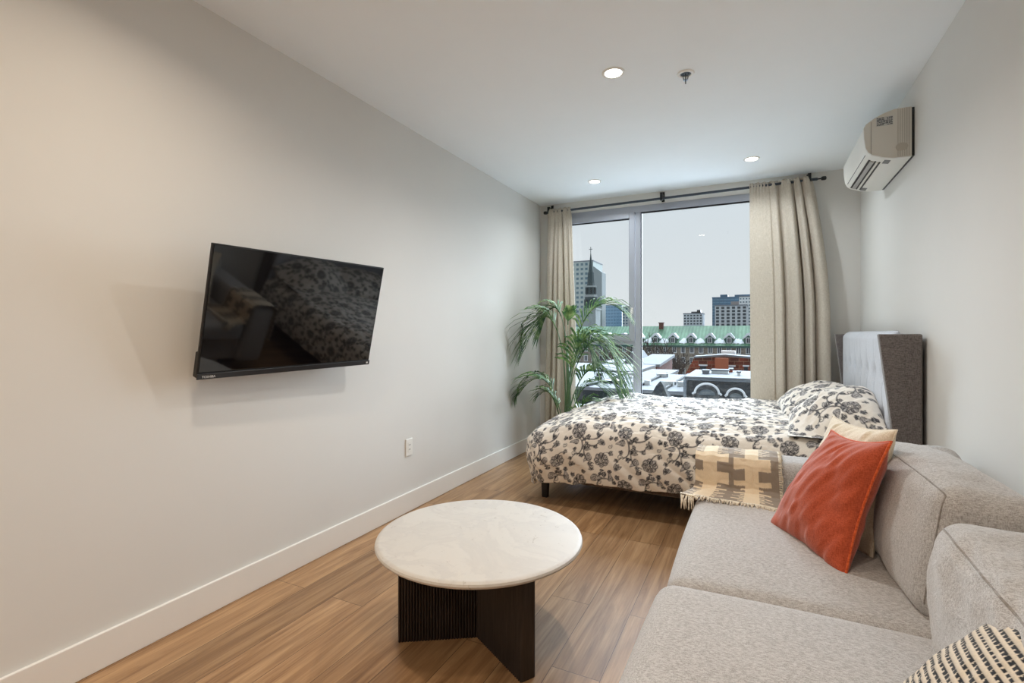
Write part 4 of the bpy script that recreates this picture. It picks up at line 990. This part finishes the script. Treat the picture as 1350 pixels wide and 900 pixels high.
# roof terraces with snow
def flatroof(label, u0, u1, vt, Y, depth, mat, thick=.14):
    a_, b_ = at(u0, vt, Y), at(u1, vt, Y); z = (a_.z + b_.z) / 2
    t = thing('row_house', label, 'building', ((a_.x + b_.x) / 2, Y, GZ)); obj('wall', MB().box((a_.x, Y, GZ), (b_.x, Y + depth, z)), mat, t)
    obj('roof_snow', MB().box((a_.x - .05, Y - .08, z), (b_.x + .05, Y + depth, z + thick)), m_snow, t); return t, z + thick
t, zt_ = flatroof('low dark fronted row house with wide snow covered flat roof', 690, 904.5, 514.5, 22, 9, m_slate)
for u in (853, 876, 884, 897):
    a_ = at(u, 505, 24); obj('roof_vent', MB().box((a_.x - .13, 24, zt_), (a_.x + .13, 24.3, zt_ + .22)), m_whitetrim, t)
rc = random.Random(4)
for k in range(14):
    Yq = rc.uniform(23, 29); a_ = at(rc.uniform(764, 896), 505, Yq); w_ = rc.uniform(.08, .28); obj('roof_vent', MB().box((a_.x - w_, Yq, zt_), (a_.x + w_, Yq + .3, zt_ + rc.uniform(.06, .22))), rc.choice((m_whitetrim, m_darkwin, m_slate)), t)
for u in (782, 842, 880): a_ = at(u, 505, 23); obj('party_wall', MB().box((a_.x - .06, 22.1, zt_), (a_.x + .06, 30.9, zt_ + .10)), m_slate, t)
obj('skylight', MB().box((at(808, 509, 24).x - .5, 24, zt_), (at(808, 509, 24).x + .45, 25.0, zt_ + .14)), m_darkwin, t)
flatroof('snow roofed house left of the mullion behind the palm', 700, 838, 489, 36, 8, plain('beige_render', (150, 144, 134), .9))
flatroof('low beige house under the plum brick house', 838, 877, 497.5, 33, 6, plain('beige_render', (150, 144, 134)))
t, z_ = flatroof('distant snowy house in front of the stone building', 790, 838, 479, 70, 10, m_whitetrim)
obj('gable', MB().prism([(at(822, 480, 70).x, z_), (at(833, 480, 70).x, z_ + 1.6), (at(844, 480, 70).x, z_)], lambda p, k: (p[0], 70 if k == 0 else 78, p[1])), m_snow, t)
rr_ = thing('red_roof_house', 'small house with a reddish roof edge seen through the palm', 'building', (at(792, 485, 60).x, 60, GZ))
a_ = at(784, 486, 60); b_ = at(799, 480, 60)
obj('wall', MB().prism([(a_.x, a_.z), (b_.x, b_.z), (b_.x, GZ), (a_.x, GZ)], lambda p, k: (p[0], 60 if k == 0 else 66, p[1])), m_red2, rr_)

# slate mansard house with arched dormers
Y4 = 22
ms = thing('mansard_house', 'dark slate mansard house with snow rimmed arched dormers', 'building', (at(950, 510, Y4).x, Y4, GZ))
a_ = at(906, 499, Y4); b_ = at(1040, 503.5, Y4); zt = at(930, 500.5, Y4).z
obj('mansard_roof', MB().prism([(Y4 - .5, zt - 3.2), (Y4, zt), (Y4 + 4.4, zt), (Y4 + 4.4, zt - 3.2)], lambda p, k: (a_.x if k == 0 else b_.x, p[0], p[1])), m_slate, ms)
obj('wall', MB().box((a_.x, Y4 - .4, GZ), (b_.x, Y4 + 4.4, zt - 3.2)), m_red, ms)
obj('roof_snow', MB().box((a_.x - .1, Y4 - .1, zt + .06), (b_.x, Y4 + 4.4, zt + .12)), m_snow, ms)
obj('cornice', MB().box((a_.x - .12, Y4 - .12, zt - .03), (b_.x, Y4 + .05, zt + .05)).box((a_.x - .12, Y4 - .3, zt - 3.2), (a_.x - .0, Y4 + .0, zt)), plain('grey_metal_edge', (104, 114, 124), .5), ms)
for u, w, v in ((932, 14.5, 506.5), (970, 10.2, 513)):
    c_ = at(u, v, Y4 - .6); rr = w / 655 * 20.4; zc = c_.z - rr * .85
    pts_ = [(c_.x + rr * math.cos(t_), Y4 - .62, zc + rr * .85 * math.sin(t_)) for t_ in np.linspace(0, math.pi, 20)]
    dm = obj('arched_dormer', MB().prism([(p[0], p[2]) for p in pts_] + [(c_.x - rr, zc - 1.0), (c_.x + rr, zc - 1.0)], lambda p, k: (p[0], Y4 - .6 if k == 0 else Y4 + .6, p[1])), m_slate, ms)
    pts2 = [(c_.x - rr * 1.22, Y4 - .66, zc - .02), (c_.x - rr * 1.06, Y4 - .66, zc + .04)] + [(x, Y4 - .66, z + .03) for x, y, z in pts_[::-1]] + [(c_.x + rr * 1.06, Y4 - .66, zc + .04), (c_.x + rr * 1.22, Y4 - .66, zc - .02)]
    obj('snow_rim', MB().tube(pts2, [.04] + [.043] * (len(pts2) - 2) + [.045], 8), m_snow2, dm, smooth=True)
    obj('lunette', MB().prism([(c_.x + (p[0] - c_.x) * .7, zc + (p[2] - zc) * .6 - .05) for p in pts_], lambda p, k: (p[0], Y4 - .63 if k == 0 else Y4 - .60, p[1])), plain('lunette_grey', (84, 96, 104), .6), dm)
    obj('window', MB().box((c_.x - rr * .75, Y4 - .64, zc - .9), (c_.x + rr * .75, Y4 - .6, zc - .2)), m_dark, dm)
# roof clutter
cl = [('chimney_stack', 'small red chimney on the mansard house roof', 'chimney', 961, 965.5, 494, 489, 25, m_red), ('roof_hatch', 'grey rooftop hatch with snow on the mansard house', 'roof hatch', 926, 934, 497, 491.5, 23.5, plain('grey_metal_edge', (104, 114, 124))),
      ('low_parapet', 'long white snowy parapet box on the mansard house roof', 'parapet', 938, 960, 497, 492.5, 24, m_whitetrim), ('roof_hatch', 'second small grey box on the mansard house roof near the curtain', 'roof hatch', 972, 976, 499, 496, 23.3, m_whitetrim)]
for nm, lb_, ct_, u0, u1, v0, v1, Y, mt in cl:
    a_ = at(u0, v1, Y); b_ = at(u1, v1, Y); z0 = zt + .12; z1 = max(a_.z, z0 + .12)
    h_ = thing(nm, lb_, ct_, ((a_.x + b_.x) / 2, Y, z0)); obj('body', MB().box((a_.x, Y, z0), (b_.x, Y + .6, z1)), mt, h_); obj('snow_cap', MB().box((a_.x - .03, Y - .03, z1), (b_.x + .03, Y + .62, z1 + .06)), m_snow, h_)
# pointed turret
a_ = at(869.5, 503, 20); b_ = at(869.5, 528, 20)
tu = thing('turret', 'dark pointed slate turret roof with snowy skirt', 'turret', (a_.x, 20, GZ))
obj('spire', MB().lathe((a_.x, 20.2, 0), [(.62, b_.z), (.36, b_.z + .33), (.20, b_.z + .58), (.02, a_.z)], 4, Matrix.Rotation(R(45), 3, 'Z')), m_slate, tu)
obj('snow_skirt', MB().lathe((a_.x, 20.2, 0), [(1.05, b_.z - .25), (.58, b_.z + .12), (.50, b_.z + .10)], 8), m_snow2, tu)
obj('drum', MB().lathe((a_.x, 20.2, 0), [(.85, GZ), (.85, b_.z - .2)], 12), m_slate, tu)
# bare trees
m_bark = plain('bare_bark', (74, 64, 58), .9, var=.2, nscale=2)
def tree(u, vb, Y, h, seed, label):
    rnd = random.Random(seed); b = at(u, vb, Y); mb = MB(); z0 = GZ
    def grow(p, d, L, r_, dep):
        n = 3; pts_ = [p]
        for i in range(n):
            d = (d + Vector((rnd.uniform(-.22, .22), rnd.uniform(-.22, .22), rnd.uniform(-.05, .15)))).normalized(); pts_.append(pts_[-1] + d * L / n)
        mb.tube(pts_, [r_ * (1 - .4 * i / n) for i in range(n + 1)], 4 if dep > 1 else 5, cap=False)
        if dep < 5:
            for _ in range(3 if dep > 0 else 4):
                nd = (d + Vector((rnd.uniform(-.9, .9), rnd.uniform(-.9, .9), rnd.uniform(.05, .8)))).normalized()
                grow(pts_[rnd.choice((2, 3, 3))], nd, L * rnd.uniform(.6, .8), r_ * .66, dep + 1)
    grow(Vector((b.x, Y, z0)), Vector((0, 0, 1)), h * .34, .36, 0)
    o = obj('bare_tree', mb, m_bark); tag(o, label, 'tree', 'bare winter trees before the stone building'); return o
tree(860, 500, 96, 14.5, 2, 'bare winter tree rising in front of the stone wall beside the mullion')
tree(880, 500, 84, 12.5, 5, 'bare winter tree between the plum brick house and red brick building')
tree(903, 500, 64, 11.5, 9, 'bare winter tree at the left end of the red brick building')
tree(820, 500, 100, 14, 12, 'bare winter tree seen through the lower left pane')

# ------------------------------------------------------------------ light from outside
wd = bpy.data.worlds.new('overcast_sky'); sc.world = wd; wd.use_nodes = True; nt = wd.node_tree; bg = nt.nodes['Background']
tc_ = nt.nodes.new('ShaderNodeTexCoord'); sp_ = nt.nodes.new('ShaderNodeSeparateXYZ'); nt.links.new(tc_.outputs['Generated'], sp_.inputs[0])
rp = nt.nodes.new('ShaderNodeValToRGB'); nt.links.new(sp_.outputs[2], rp.inputs[0]); e = rp.color_ramp.elements
e[0].position = 0; e[0].color = lin((228, 232, 234)); e[1].position = .5; e[1].color = lin((202, 214, 223))
nt.links.new(rp.outputs[0], bg.inputs[0]); bg.inputs[1].default_value = 1.0
sl_ = bpy.data.lights.new('overcast_sun', 'SUN'); sl_.energy = 15.5; sl_.angle = R(70); sl_.color = (.76, .88, 1)
so = bpy.data.objects.new('overcast_sun', sl_); COL.objects.link(so); so.rotation_euler = Vector((-.05, -1, -.42)).to_track_quat('-Z', 'Y').to_euler()

sc.view_settings.view_transform = 'Standard'; sc.view_settings.look = 'None'; sc.view_settings.exposure = 0.06
sc.cycles.max_bounces = 10; sc.cycles.diffuse_bounces = 6; sc.cycles.glossy_bounces = 4; sc.cycles.transparent_max_bounces = 12
sc.cycles.caustics_reflective = False; sc.cycles.caustics_refractive = False; sc.cycles.sample_clamp_indirect = 8
sc.cycles.use_denoising = True
